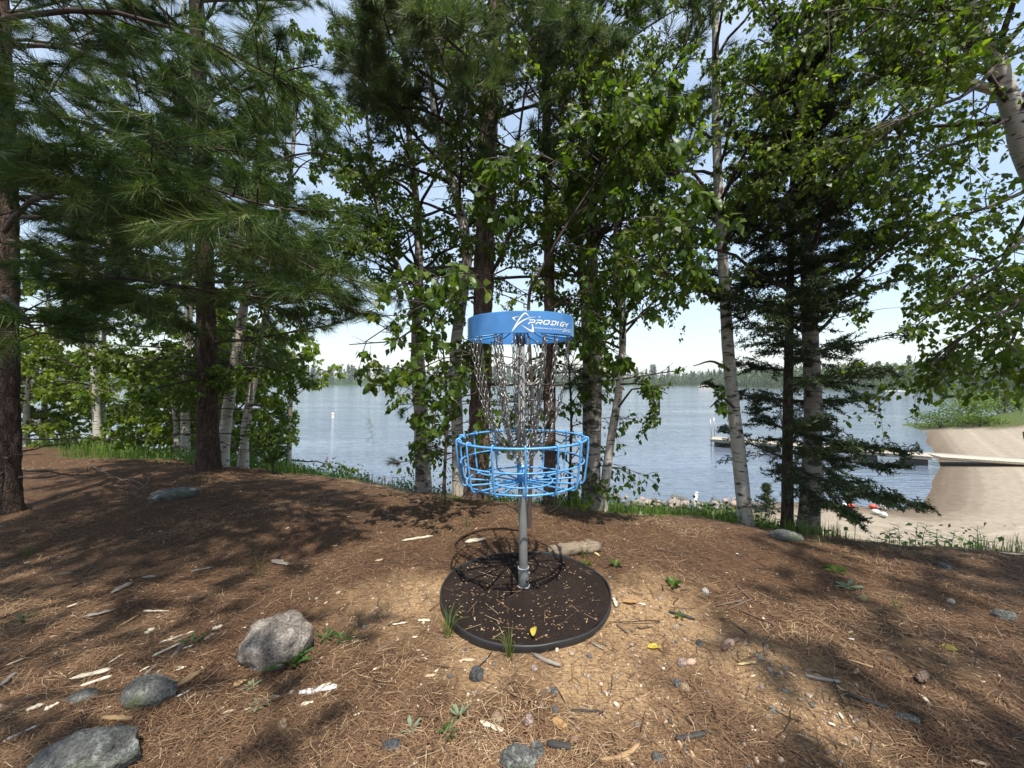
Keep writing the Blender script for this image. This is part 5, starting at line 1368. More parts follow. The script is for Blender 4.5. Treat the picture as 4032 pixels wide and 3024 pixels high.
x, y = bank_pts(9000, -11, -3.0, 5.2, 10.5, lambda x, y: np.clip(.6 + .8 * fbm(np.stack([x, y, 0 * x], -1), 2, 8), 0, 1) * grass_mask(x, y)); blades('sunny_grass', 'bright sunlit grass beyond the mound on the left', x, y, .08, .30, .010, 'grass', .5)
x, y = bank_pts(2600, -2.0, 3.6, 2.6, 4.6, lambda x, y: .5 * sstep(-1.1, .2, crest_t(x, y)) * np.clip(fbm(np.stack([x * 2.5, y * 2.5, 0 * x], -1), 3, 91), 0, 1)); blades('thin_grass', 'thin grass blades coming up through the needles', x, y, .03, .10, .003, 'grass', .5, .8)
# broad leaved ground cover as a mass
x, y = bank_pts(6500, -7.5, 4.4, 2.7, 8.0, lambda x, y: sstep(-.25, .45, crest_t(x, y)) * (crest_t(x, y) < 1.8) * np.clip(.35 + 1.3 * fbm(np.stack([x * 2.1, y * 2.1, 0 * x], -1), 2, 63), 0, 1)); n = len(x)
P0 = np.stack([x, y, gz(x, y) + rng.random(n) ** 1.5 * .20 * (.6 + .9 * rng.random(n))], -1)
g = Geo(); g.add(scatter(LEAF_V6, P0, frames(unit(rng.normal(0, 1, (n, 3)) + (0, 0, .1)), rng.normal(0, .5, (n, 3)) + (0, 0, 1)), .045 * rng.uniform(.5, 1.3, n)), None, rep_faces(LEAF_Q, 4, n), a4=np.clip(rng.normal(.55, .22, n), 0, 1))
tag(g.obj('ground_cover', M['weed']), 'leafy green ground cover along the edge of the bank', kind='stuff')

# ------------------------------------------------------------------ weeds, seedlings, tufts (each its own thing)
LANCE = [big_leaf_mesh('leaf', M['weed'], 70 + q, serr=.0, wid=.13, fold=.03, droop=.25) for q in range(3)]
SAGE = [big_leaf_mesh('leaf', M['sage'], 80 + q, serr=.0, wid=.22, fold=.04, droop=.1) for q in range(3)]
LOBE = [big_leaf_mesh('leaf', M['weed'], 90 + q, serr=.22, wid=.17, fold=.05, droop=.2) for q in range(3)]
ROUND = leaf_meshes('near_leaf')
M['stem'] = mat_plain('stem', (.10, .13, .04), .6); M['pink'] = mat_plain('pink', (.36, .16, .27), .6); M['straw'] = mat_plain('straw', (.46, .36, .18), .7)
def set_mat(o, pos, d, size, roll=None):
    rt = frames(np.array([d], float), np.array([(0, 0, 1.0) if roll is None else roll]) + rng.normal(0, .15, (1, 3)))[0]
    m_ = np.eye(4); m_[:3, :3] = rt * size; m_[:3, 3] = pos; o.matrix_basis = Matrix(m_.tolist())
def weed(name, label, px, py, h_px, nl, lf, l_, d=None, group=None, flower=False):
    b = ground_at(px, py) if d is None else at(px, py, d)
    if d is not None: b[2] = g1(b[0], b[1])
    h = h_px * S / F * b[1]
    t = thing(name, label, 'plant', b, group); ln_ = rng.normal(0, .10, 2) * h
    P_ = smooth_path([(0, 0, -.01), (ln_[0] * .3, ln_[1] * .3, h * .5), (ln_[0], ln_[1], h)], 8); V, Fq = tubes(P_[None], taper(1, 8, .0032, .001), 5); Geo().add(V, None, Fq).obj('stem', M['stem'], t)
    for q in range(nl):
        f_ = .12 + .88 * (q + .5) / nl; p_ = np.array([np.interp(f_, np.linspace(0, 1, 8), P_[:, k_]) for k_ in range(3)]); a_ = q * 2.4 + rng.normal(0, .2)
        o = link('leaf', lf[q % len(lf)], t); set_mat(o, p_, (math.cos(a_), math.sin(a_), .45 - .2 * rng.random()), l_ * (1.1 - .55 * f_) * rng.uniform(.8, 1.15))
    if flower:
        k_ = 26; s_ = rng.random(k_) * .38 + .62; pp = np.stack([np.interp(s_, np.linspace(0, 1, 8), P_[:, c_]) for c_ in range(3)], -1) + rng.normal(0, .012, (k_, 3))
        g = Geo(); g.add(scatter(LEAF_V6, pp, frames(rng.normal(0, 1, (k_, 3))), .018 * rng.uniform(.6, 1.2, k_)), None, rep_faces(LEAF_Q, 4, k_)); g.obj('flower_spike', M['pink'], t)
    return t
def rosette(name, label, px, py, nl, lf, size_px, el=.35, up=0.0):
    b = ground_at(px, py); size = size_px * .78 * S / F * b[1]; t = thing(name, label, 'plant', b)
    for q in range(nl):
        a_ = q * 2.4 + rng.normal(0, .3); e_ = el + up * (1 - q / nl) + rng.normal(0, .1)
        o = link('leaf', lf[q % len(lf)], t); set_mat(o, (.006 * math.cos(a_), .006 * math.sin(a_), .004), (math.cos(a_) * math.cos(e_), math.sin(a_) * math.cos(e_), math.sin(e_)), size * rng.uniform(.6, 1.1))
    return t
def tuft(label, px, py, nb, h_px, mat='grass', tone=.6):
    b = ground_at(px, py); h = h_px * S / F * b[1]; t = thing('grass_tuft', label, 'grass', b)
    for q in range(nb):
        a_ = rng.random() * 6.283; l_ = rng.uniform(.15, .75); hh = h * rng.uniform(.5, 1.05); ou = np.array([math.cos(a_), math.sin(a_), 0]); b0 = ou * rng.random() * .015
        P_ = smooth_path([b0 - (0, 0, .008), b0 + ou * hh * l_ * .35 + (0, 0, hh * .6), b0 + ou * hh * l_ + (0, 0, hh * (1 - .35 * l_))], 6)
        V, Fq = tubes(P_[None], taper(1, 6, .0016, .0006), 3); Geo().add(V, None, Fq, a4=float(np.clip(tone + rng.normal(0, .2), 0, 1))).obj('blade', M[mat], t)
c1 = lambda X, Y: ((X / 1.58) / S, (2000 + Y / 1.58) / S)
c2 = lambda X, Y: ((1300 + X / 1.58) / S, (2300 + Y / 1.58) / S)
c3 = lambda X, Y: ((2600 + X / 1.5447) / S, (2000 + Y / 1.5447) / S)
c5 = lambda X, Y: ((2700 + X / 1.6607) / S, (1250 + Y / 1.6607) / S)
rosette('dandelion_plant', 'dandelion with long toothed leaves growing beside the granite boulder', *c1(1810, 985), 15, LOBE, 66, .5, .5)
rosette('leafy_seedling', 'green seedling right of the granite boulder near the sandy patch', *c1(2030, 815), 9, LOBE, 38, .35, .3)
rosette('leafy_seedling', 'small spreading weed left of the mulch mat', *c2(80, 350), 9, LOBE, 36, .3, .2)
rosette('grey_weed', 'grey green woolly rosette below the dandelion', *c1(1610, 1250), 10, SAGE, 28, .4)
rosette('grey_weed', 'woolly grey weed just left below the dandelion leaves', *c1(1560, 1130), 8, SAGE, 24, .4)
rosette('grey_weed', 'pale grey three leaved rosette in the front centre', *c2(505, 910), 7, SAGE, 30, .45)
rosette('grey_weed', 'spiky grey green weed in the front centre by the round pebbles', *c2(800, 830), 11, SAGE, 34, .7, .3)
rosette('leafy_seedling', 'green small leaved weed below the spiky grey weed', *c2(740, 935), 10, LOBE, 32, .4, .3)
rosette('grey_weed', 'flat silvery rosette in the needles on the right', *c3(1140, 485), 14, SAGE, 36, .25)
rosette('leafy_seedling', 'round leaved green plant behind the silvery rosette', *c3(1060, 390), 8, ROUND, 36, .35)
rosette('leafy_seedling', 'bright seedling right of the mulch mat by the pale stone', *c3(75, 480), 9, ROUND, 28, .6, .3)
rosette('leafy_seedling', 'tiny seedling beside the charred stick on the sand', *c3(122, 672), 5, ROUND, 20, .6)
rosette('leafy_seedling', 'young weed by the rotten log behind the mat', 1330, 1225, 7, ROUND, 22, .6, .3)
rosette('leafy_seedling', 'green sprout against the back edge of the mat', 1268, 1222, 6, ROUND, 24, .7, .2)
rosette('leafy_seedling', 'pale seedling by the long splinters left of the boulder', *c1(1195, 850), 6, LOBE, 30, .6, .2)
rosette('leafy_seedling', 'small green shoot in the shade near the left edge', *c1(130, 710), 7, LOBE, 36, .4, .2)
tuft('dry grass tuft growing against the front of the mulch mat', *c2(1120, 455), 22, 74, 'grass', .9)
tuft('green grass tuft bending over the left edge of the mat', *c2(735, 330), 20, 70, 'grass', .55)
tuft('grass tuft behind the mat beside the rotten log', 1262, 1205, 14, 40, 'grass', .4)
tuft('small grass tuft left behind the mat', 1008, 1140, 12, 26, 'grass', .6)
tuft('yellow grass tuft at the foot of the left edge pine', *c1(175, 300), 18, 40, 'grass', .8)
tuft('lone green grass stalk left of the sandy patch', *c1(1620, 440), 5, 80, 'grass', .5)
tuft('thin grass among the needles on the right', *c3(1440, 620), 10, 30, 'grass', .6)
for q, (X_, h_) in enumerate(((1330, 34), (1400, 44), (1500, 62), (1545, 50), (1640, 44), (1735, 52), (1905, 58), (1985, 26), (2170, 34))):
    lab = ['low leafy weed at the bank edge left of the tall weeds', 'leafy weed left of the tallest weed on the bank', 'tallest leafy weed standing against the sand', 'leafy weed just right of the tallest weed', 'weed in the middle of the row against the sand',
           'dark upright weed near the middle of the beach', 'upright weed standing alone toward the right', 'short weed right of the lone upright weed', 'weed at the far right end of the bank edge'][q]
    weed('bank_weed', lab, *c5(X_, 1415), h_, 16, LANCE, .085, 3.05 + .1 * (q % 3))
weed('bank_weed', 'fresh green weed standing right of the slanting birch', (2200 + 450 / 2.074) / S, (1300 + 1420 / 2.074) / S, 50, 20, ROUND, .05, 4.1)
weed('bank_weed', 'leafy weed standing at the lake edge left of the tiny sapling', (1200 + 265 / 2.37) / S, (1300 + 1370 / 2.37) / S, 40, 16, ROUND, .05, 4.9)
for lab, X_, h_ in (('pink fireweed spike by the lake on the left', 195, 48), ('short pink fireweed right of the tiny sapling', 745, 24), ('pink fireweed spike near the rough birch', 822, 24)):
    weed('fireweed', lab, (1200 + X_ / 2.37) / S, (1300 + 1385 / 2.37) / S, h_, 10, LANCE, .05, 4.9, flower=True)

# ------------------------------------------------------------------ stones
M['granite'] = mat_rock('granite', (.10, .085, .072), (.26, .22, .185), (.48, .43, .375)); M['grey_rock'] = mat_rock('grey_rock', (.055, .055, .050), (.12, .12, .11), (.24, .24, .22), .6)
M['lichen_rock'] = mat_rock('lichen_rock', (.055, .058, .055), (.12, .123, .117), (.34, .35, .325), .9); M['dark_rock'] = mat_rock('dark_rock', (.035, .037, .04), (.07, .072, .075), (.14, .14, .14))
M['tan_rock'] = mat_rock('tan_rock', (.20, .14, .085), (.32, .23, .14), (.42, .33, .22)); M['pink_rock'] = mat_rock('pink_rock', (.26, .18, .15), (.38, .28, .245), (.5, .42, .38)); M['pale_rock'] = mat_rock('pale_rock', (.28, .26, .22), (.42, .40, .34), (.55, .53, .47))
def rock_mesh(name, sx, sy, sz, mat, seed, ang=.35, nu=44, nv=28):
    th = np.arange(nu) / nu * 6.28318; ph = np.linspace(-math.pi / 2, math.pi / 2, nv)
    D = np.stack([np.cos(ph)[:, None] * np.cos(th), np.cos(ph)[:, None] * np.sin(th), np.sin(ph)[:, None] + 0 * th], -1).reshape(-1, 3)
    r_ = np.random.default_rng(seed); rad = np.ones(len(D))
    for q in range(9):
        nrm = unit(r_.normal(0, 1, 3)); c_ = r_.uniform(.72, .95); dd = D @ nrm; rad = np.where(dd > 0, np.minimum(rad, c_ / np.maximum(dd, 1e-3)), rad)
    rad = rad * (1 - ang) + ang * (1 + .35 * fbm(D * 1.6 + seed, 3, seed)) ; rad = rad * (1 + .07 * fbm(D * 5, 4, seed + 3, .62))
    V = D * rad[:, None] * np.array([sx, sy, sz]); kk = np.arange(nv - 1)[:, None] * nu; ss_ = np.arange(nu)[None]; a_ = kk + ss_; b_ = kk + (ss_ + 1) % nu
    return mesh_np(name, V, [np.stack([a_, b_, b_ + nu, a_ + nu], -1).reshape(-1, 4)], M[mat], None, True)
def rock(label, px, py, w_px, h_px, mat, seed, deep=.8, bury=.35, rz=0.0, name='stone', cat='stone', parent=None, group=None):
    b = ground_at(px, py); k_ = S / F * b[1]; w_ = w_px * k_ / 2; h_ = h_px * k_ / 2
    o = link(name, rock_mesh(name, w_, w_ * deep, h_ / (1 - bury) if bury < 1 else h_, mat, seed), None, (b[0], b[1] + w_ * deep * .35, b[2] + h_ * (1 - bury) * .6), (0, 0, rz))
    return tag(o, label, cat, group)
rock('rounded pink grey granite boulder left of the basket', *c1(1690, 950), 140, 92, 'granite', 3, .85, .25, .4, 'boulder', 'boulder')
rock('flat grey rock half buried in the needles left of the boulder', *c1(895, 1195), 112, 30, 'grey_rock', 8, .7, .45, -.2, 'rock', 'rock')
rock('large lichen covered rock in the bottom left corner', *c1(470, 1700), 215, 70, 'lichen_rock', 12, .6, .4, .1, 'rock', 'rock')
rock('smaller lump of rock behind the bottom left corner rock', *c1(640, 1490), 92, 26, 'lichen_rock', 15, .6, .45, .3, 'rock', 'rock')
rock('low flat rock partly buried near the left corner', *c1(500, 1200), 60, 12, 'grey_rock', 17, .6, .5, .3, 'rock', 'rock')
rock('grey mossy rock at the bottom edge in the centre', *c2(1165, 1150), 82, 36, 'lichen_rock', 21, .7, .3, .0, 'rock', 'rock')
rock('small rock leaning on the bottom centre rock', *c2(1285, 1095), 34, 38, 'grey_rock', 23, .7, .3, .4, 'rock', 'rock')
rock('dark angular stone in front of the mulch mat', *c2(910, 600), 34, 32, 'dark_rock', 27, .7, .3, .3)
rock('round tan pebble in the front centre', *c2(1040, 868), 28, 20, 'tan_rock', 31, .8, .2)
rock('pinkish white pebble right of the round tan pebble', *c2(1235, 875), 20, 22, 'pink_rock', 33, .8, .2)
rock('flat blue grey stone at the bottom left of centre', *c2(375, 1035), 46, 16, 'dark_rock', 35, .6, .4)
rock('small pink stone in front of the mat by the crooked stick', *c2(1270, 545), 14, 12, 'pink_rock', 37)
rock('grey pebble on the sand in front of the mat', *c2(1395, 690), 18, 12, 'grey_rock', 39)
rock('flat grey rock lying at the mound behind on the left', 370, 1075, 88, 14, 'lichen_rock', 41, .8, .5, .2, 'rock', 'rock')
rock('flat lichen rock in the needles on the right below the spruce', *c3(775, 190), 74, 13, 'lichen_rock', 43, .7, .45, .0, 'rock', 'rock')
rock('pale round pebble on the right near the bright seedling', *c3(275, 522), 16, 12, 'pale_rock', 45)
rock('flat blue grey slate at the right edge', *c3(2110, 680), 42, 18, 'grey_rock', 47, .6, .4, -.5)
rock('thin slate lying in the shade at the lower right', *c3(1515, 1305), 48, 12, 'grey_rock', 49, .4, .4, -.3)
rock('black burnt lump in the yellow moss on the right', *c3(1735, 372), 26, 13, 'dark_rock', 51)
rock('tan stone at the bottom left of centre below the white bark', *c1(1755, 1380), 20, 20, 'tan_rock', 53)
rock('pinkish stone on the sandy path at right', *c3(135, 960), 20, 15, 'pink_rock', 55)
rock('tan stone pair member lying lowest on the sandy path', *c3(150, 1115), 22, 16, 'tan_rock', 57)
rock('grey stone at the lower end of the sandy path', *c3(110, 1090), 20, 15, 'grey_rock', 59)
rock('small grey stone on the right of the sandy path', *c3(240, 840), 16, 10, 'dark_rock', 61)
rock('grey green stone low on the front right', *c2(2040, 1115), 26, 18, 'grey_rock', 63)
rock('pale bluish pebble on the shaded needles at right', *c3(1775, 585), 16, 9, 'pale_rock', 65)
rock('small rock partly hidden in the grass behind the mat on the right', 1330, 1062 + 20, 30, 16, 'grey_rock', 67)
RM = [rock_mesh('pebble', .5, .4, .33, m_, 100 + q, nu=10, nv=7) for q, m_ in enumerate(('grey_rock', 'tan_rock', 'pink_rock', 'pale_rock', 'dark_rock'))]
x, y = strew(70, lambda x, y: path_mask(x, y) ** 1.5 * (y < 2.6), 1.02, 2.6)
for q in range(len(x)):
    s_ = .016 * rng.lognormal(.1, .35); o = link('pebble', RM[int(rng.integers(5))], None, (x[q], y[q], g1(x[q], y[q]) + .12 * s_), (0, 0, rng.random() * 6), (s_, s_, s_))
    tag(o, 'small pebble lying on the bare sandy patch', 'pebble', 'pebbles on the sandy patches')
SM = [rock_mesh('shore_stone', .5, .42, .34, m_, 120 + q, nu=12, nv=8) for q, m_ in enumerate(('granite', 'grey_rock', 'grey_rock', 'pink_rock', 'granite'))]
for q in range(110):
    x_ = rng.uniform(3.0, 6.6); y_ = 10.35 + rng.normal(0, .33) + .1 * math.sin(x_ * 3); s_ = rng.lognormal(-1.75, .45)
    o = link('shore_stone', SM[int(rng.integers(5))], None, (x_, y_, max(g1(x_, y_), WZ - .05) + .15 * s_), (rng.normal(0, .2), rng.normal(0, .2), rng.random() * 6), (s_, s_, s_ * .9))
    tag(o, 'rounded stone in the rocky edge of the lake below the bank', 'stone', 'stones along the water edge')

# ------------------------------------------------------------------ wood pieces and sticks
M['pale_wood'] = mat_wood('pale_wood', (.38, .32, .23), (.62, .55, .42)); M['grey_wood'] = mat_wood('grey_wood', (.12, .10, .085), (.28, .245, .205)); M['tan_wood'] = mat_wood('tan_wood', (.19, .115, .055), (.36, .24, .12))
M['brown_wood'] = mat_wood('brown_wood', (.06, .04, .028), (.15, .10, .07)); M['char'] = mat_wood('char', (.012, .011, .011), (.05, .045, .042)); M['white_bark'] = mat_wood('white_bark', (.42, .40, .38), (.72, .70, .67)); M['red_wood'] = mat_wood('red_wood', (.09, .05, .035), (.19, .11, .08)); M['yellow_wood'] = mat_wood('yellow_wood', (.40, .29, .12), (.62, .50, .24))
M['rotten'] = mat_wood('rotten', (.085, .062, .042), (.25, .195, .135))
def piece(name, label, a, b, w_px, mat, cat='wood', flat=.6, jag=.6, bend=0.0, group=None, n=9, sides=6):
    """split wood or stick between two survey points, lying on the ground"""
    A_, B_ = ground_at(*a), ground_at(*b); C_ = (A_ + B_) / 2; k_ = S / F * C_[1]; Ln = np.linalg.norm(B_ - A_); w_ = w_px * k_ / 2
    d_ = (B_ - A_) / max(Ln, 1e-6); rz = math.atan2(d_[1], d_[0]); tilt = -math.asin(np.clip(d_[2], -1, 1))
    s_ = np.linspace(-.5, .5, n); r_ = w_ * (1 + .14 * rng.normal(0, 1, n)); r_[0] *= (1 - jag); r_[1] *= (1 - jag * .45 * rng.random()); r_[-2] *= (1 - jag * .6 * rng.random()); r_[-1] *= (1 - jag * rng.uniform(.6, 1.5)); r_ = np.maximum(r_, w_ * .10)
    P_ = np.stack([s_ * Ln, bend * Ln * (1 - 4 * s_ ** 2) + rng.normal(0, .06, n) * w_, rng.normal(0, .05, n) * w_], -1)
    V, Fq, F3_ = tubes(P_[None], r_[None], sides, True); V = V.copy(); zc = np.interp(V[:, 0], P_[:, 0], P_[:, 2]); V[:, 2] = zc + (V[:, 2] - zc) * flat
    V += rng.normal(0, .13, V.shape) * w_ * (jag > .2)
    o = Geo().add(V, F3_, Fq).obj(name, M[mat], None, (0, 0, 0)); o.location = C_ + np.array([0, 0, w_ * flat * .6 + .005]); o.rotation_euler = (0, tilt, rz)
    return tag(o, label, cat, group)
def W(label, X0, Y0, X1, Y1, w_, mat, c=c1, name='wood_piece', cat='wood', **kw): piece(name, label, c(X0, Y0), c(X1, Y1), w_ / (1.58 if c is not c3 else 1.5447) / S, mat, cat, **kw)
W('grey weathered wood chunk in the needles on the left', 692, 545, 822, 478, 34, 'grey_wood'); W('long pale split wood slab left of the flat grey rock', 440, 1085, 695, 1020, 34, 'pale_wood'); W('slim pale slab just below the long pale split slab', 500, 1122, 696, 1062, 24, 'pale_wood')
W('straight tan wood stick lying beside the flat grey rock', 990, 1195, 1242, 1042, 36, 'tan_wood', jag=.1, flat=.8); W('short round tan stick near the bottom left rock', 636, 1330, 825, 1335, 30, 'tan_wood', jag=.12, flat=.8); W('white curled birch bark piece in the left foreground', 1860, 1170, 2096, 1125, 46, 'white_bark', flat=.25)
W('pale splinter in the sunlit spot above the boulder', 892, 652, 1050, 650, 16, 'pale_wood'); W('long grey splinter left of the granite boulder', 945, 935, 1125, 852, 20, 'pale_wood'); W('grey bark strip crossing the long grey splinter', 1068, 950, 1150, 842, 28, 'grey_wood', flat=.3); W('thin pale splinter behind the grey bark strip', 990, 850, 1212, 775, 13, 'pale_wood')
W('dark charred stick between the pale splinters left of the boulder', 1000, 862, 1190, 815, 22, 'char'); W('short pale splinter left of the grey splinters', 670, 985, 760, 925, 12, 'pale_wood'); W('pale splinter near the left edge', 32, 1000, 160, 945, 11, 'pale_wood'); W('flaking pale branch at the bottom left edge', 10, 1475, 240, 1372, 17, 'white_bark', bend=.05)
W('small grey wood piece far left in the shade', 350, 422, 455, 410, 15, 'grey_wood'); W('grey bark piece in the shade right of the weathered chunk', 885, 442, 972, 434, 22, 'grey_wood'); W('long grey bark strip in the shade behind the boulder', 1190, 408, 1326, 376, 22, 'grey_wood'); W('flat grey bark slab behind the boulder', 1690, 332, 1800, 362, 44, 'grey_wood', flat=.2)
W('pale chip in the shade near the left edge', 410, 632, 482, 606, 18, 'pale_wood'); W('rounded tan chip left of the splinter pile', 906, 796, 956, 766, 32, 'pale_wood'); W('thin white splinter below the tan stick', 1092, 1196, 1190, 1150, 11, 'white_bark'); W('frayed pale wood lump at the left below the slabs', 160, 1278, 276, 1240, 34, 'pale_wood'); W('second frayed wood lump right of the first', 272, 1282, 370, 1236, 34, 'pale_wood')
W('tiny pale splinter below the grey bark strip', 868, 1030, 932, 1002, 13, 'pale_wood'); W('brown bark flake above the flat grey rock', 900, 1050, 976, 992, 18, 'grey_wood'); W('pale splinter below the pile near the boulder', 1086, 1026, 1160, 1000, 11, 'pale_wood'); W('brown stick pointing at the sunlit splinter', 722, 760, 860, 682, 20, 'tan_wood', name='stick', cat='stick'); W('dark thin stick at the bottom left of centre', 1240, 1412, 1440, 1290, 13, 'brown_wood', name='stick', cat='stick', jag=.1, bend=.03)
W('short dark stick with a pale side below the grey weed', 1620, 1325, 1700, 1268, 24, 'brown_wood', name='stick', cat='stick'); W('pale chip right against the left of the boulder', 1320, 772, 1382, 746, 30, 'pale_wood'); W('brown bark strip at the far left edge', 0, 1122, 100, 1042, 30, 'grey_wood'); W('shredded grey wood left of the tan chip', 505, 692, 710, 642, 34, 'grey_wood', flat=.25)
W('small pale chip at the foot of the boulder', 1492, 975, 1520, 930, 30, 'pale_wood'); W('tan bark chip below the white curled bark', 1866, 1245, 1950, 1228, 24, 'pale_wood'); W('brown curled bark chip above the bottom rock', 930, 1412, 1010, 1370, 34, 'brown_wood', flat=.3); W('pale stub above the bottom left rock', 500, 1412, 556, 1395, 22, 'pale_wood')
W('flat tan bark flake right of the tan stick', 1450, 1130, 1530, 1085, 40, 'tan_wood', flat=.2); W('white splinter near the middle of the splinter pile', 1140, 890, 1200, 870, 14, 'white_bark'); W('frayed grey strip right in the splinter pile', 1270, 835, 1330, 790, 26, 'grey_wood', flat=.3)
W('crooked grey stick right below the front of the mat', 1272, 452, 1432, 524, 27, 'grey_wood', c2, 'stick', 'stick', jag=.1, flat=.9, bend=-.07); W('pointed pale bark chip beside the round tan pebble', 936, 870, 1080, 930, 38, 'pale_wood', c2, flat=.25); W('long straw colored stalk in the front left of centre', 310, 1116, 775, 1000, 9, 'yellow_wood', c2, 'stalk', 'stalk', jag=.05, bend=.03)
W('short charred log piece right of the bottom centre rock', 1350, 1015, 1500, 1036, 42, 'char', c2, 'log_piece', 'wood', jag=.1, flat=.9); W('curved tan stick at the bottom right of centre', 1680, 1118, 1922, 1015, 30, 'tan_wood', c2, 'stick', 'stick', jag=.15, flat=.9, bend=-.10); W('thin dark twig on the sand in front', 1500, 795, 1702, 808, 14, 'char', c2, 'stick', 'stick', jag=.05)
W('dark twig standing out left of the sand in front of the mat', 1076, 680, 1166, 546, 12, 'brown_wood', c2, 'stick', 'stick', jag=.05); W('long thin twig behind the bottom centre rock', 870, 968, 1190, 985, 8, 'brown_wood', c2, 'stick', 'stick', jag=.05); W('pale stick end left of the mulch mat', 390, 262, 480, 250, 15, 'pale_wood', c2, 'stick', 'stick'); W('pale splinter close to the left edge of the mat', 545, 236, 622, 240, 20, 'pale_wood', c2)
W('pale block of wood at the right edge of the mat', 1760, 95, 1782, 150, 26, 'pale_wood', c2); W('dark small stick right of the mat edge', 1782, 265, 1856, 318, 15, 'brown_wood', c2, 'stick', 'stick'); W('grey stick with pale break right in front of the mat', 1620, 370, 1700, 415, 18, 'grey_wood', c2, 'stick', 'stick')
W('forked twig on the right, upper prong', 462, 480, 560, 570, 11, 'brown_wood', c3, 'stick', 'stick', jag=.05); W('forked twig on the right, thick left prong', 342, 606, 492, 570, 15, 'brown_wood', c3, 'stick', 'stick', jag=.05); W('forked twig on the right, lower prong', 406, 626, 556, 560, 11, 'brown_wood', c3, 'stick', 'stick', jag=.05); W('charred stick lying on the bare sand right of the mat', 50, 636, 212, 690, 24, 'char', c3, 'stick', 'stick')
W('reddish round stick lying on the sandy path', 380, 880, 470, 815, 25, 'red_wood', c3, 'stick', 'stick', jag=.05, flat=.9); W('upright looking twig right of the reddish stick', 634, 812, 642, 905, 18, 'brown_wood', c3, 'stick', 'stick', jag=.1); W('thin twig joined near the sandy path end', 545, 922, 632, 878, 11, 'brown_wood', c3, 'stick', 'stick', jag=.05); W('pale barked stick in the shade at the lower right', 880, 1032, 1090, 1075, 24, 'grey_wood', c3, 'stick', 'stick', jag=.1, flat=.9, bend=-.05)
W('black charred stick below the pale barked stick', 1120, 1146, 1382, 1232, 25, 'char', c3, 'stick', 'stick', jag=.1, flat=.9); W('thin dark twig crossing the black charred stick', 1210, 1282, 1400, 1196, 10, 'brown_wood', c3, 'stick', 'stick', jag=.05); W('slim tan stick above the pale barked stick', 1140, 932, 1292, 980, 15, 'tan_wood', c3, 'stick', 'stick', jag=.1); W('charred stick with yellow core at the bottom right of centre', 90, 1420, 282, 1390, 34, 'char', c3, 'stick', 'stick')
W('dark twig leaning over the yellow cored stick', 200, 1302, 312, 1380, 16, 'brown_wood', c3, 'stick', 'stick', jag=.05); W('pale stick at the right edge near the crest', 2062, 278, 2212, 292, 12, 'pale_wood', c3, 'stick', 'stick'); W('dark stick under the blue grey slate on the right', 2020, 662, 2212, 742, 15, 'brown_wood', c3, 'stick', 'stick', jag=.1); W('yellow bark strip on the sandy path end', 472, 964, 582, 945, 20, 'yellow_wood', c3, flat=.25)
W('thin grey stick in the needles on the right', 480, 630, 722, 728, 10, 'brown_wood', c3, 'stick', 'stick', jag=.05); W('pale chip in the lower right shade', 1086, 1262, 1112, 1300, 16, 'pale_wood', c3); W('short white chip in the right needles', 1140, 805, 1180, 810, 12, 'white_bark', c3); W('brown stick at the lower right edge', 1870, 1345, 1960, 1372, 22, 'brown_wood', c3, 'stick', 'stick'); W('tan chip front right of the sandy path', 1020, 1332, 1062, 1340, 18, 'pale_wood', c3)
W('long dark twig in the right middle needles', 1640, 660, 1800, 800, 7, 'brown_wood', c3, 'stick', 'stick', jag=.05); W('burnt stick at the lower right corner', 2130, 1400, 2212, 1425, 24, 'char', c3, 'stick', 'stick')
# rotten log behind the mat
rlp = piece('rotten_log', 'crumbling rotten log lying just behind the mulch mat', (1182, 1203), (1292, 1193), 34, 'rotten', 'log', flat=.85, jag=.5, n=14, sides=10)
W('orange tinted broken end beside the rotten log', 1, 1, 2, 2, 20, 'yellow_wood', lambda X, Y: ((1272, 1190) if X == 1 else (1296, 1204)), 'wood_piece', 'wood')
piece('wood_piece', 'pale splintered wood left behind the mat', (868, 1172), (936, 1160), 8, 'pale_wood'); piece('wood_piece', 'pale frayed chip behind the mat on the left', (1004, 1174), (1050, 1168), 10, 'pale_wood')
# dead branch lying on the mound
mb = thing('dead_branch', 'thin forked dead branch lying on the mound behind on the left', 'branch', ground_at(300, 1075)); o_ = np.array(mb.location)
for pts in ([(195, 1010), (230, 1035), (270, 1055), (312, 1070)], [(255, 1048), (285, 1052), (318, 1062)], [(300, 1068), (318, 1060), (322, 1048), (312, 1042)]):
    P_ = np.array([ground_at(*p) for p in pts]) + np.array([0, 0, .03]); P_ = smooth_path(P_, 10); P_[:, 2] += .05 * np.sin(np.linspace(0, 3.1, 10)); V, Fq = tubes(P_[None], taper(1, 10, .009, .004), 5); Geo().add(V, None, Fq).obj('branch_arm', M['brown_wood'], mb, o_)
# pine cone
b_ = ground_at(*c3(1590, 1075)); pcn = thing('pine_cone', 'open brown pine cone in the shade at the lower right', 'pine cone', b_ + (0, 0, .022)); pcn.rotation_euler = (0, 1.4, .5)
scl = mesh_np('scale', np.array([(0, 0, 0), (.008, .016, .004), (0, .024, .009), (-.008, .016, .004), (0, .014, -.002)]), [np.array([(0, 1, 4), (0, 4, 3), (1, 2, 4), (4, 2, 3), (0, 3, 2), (0, 2, 1)])], M['brown_wood'])
V, Fq = lathe([(0, -.03), (.009, -.022), (.011, 0), (.006, .025), (0, .03)], 10); Geo().add(V, None, Fq).obj('core', M['brown_wood'], pcn, smooth=True)
for q in range(44):
    f_ = q / 44; o = link('scale', scl, pcn, (0, 0, -.026 + .054 * f_), (.5 + .6 * f_, 0, q * 2.4)); k_ = .55 + .8 * math.sin(math.pi * min(1, f_ * .85 + .15)); o.scale = (k_, k_, k_)
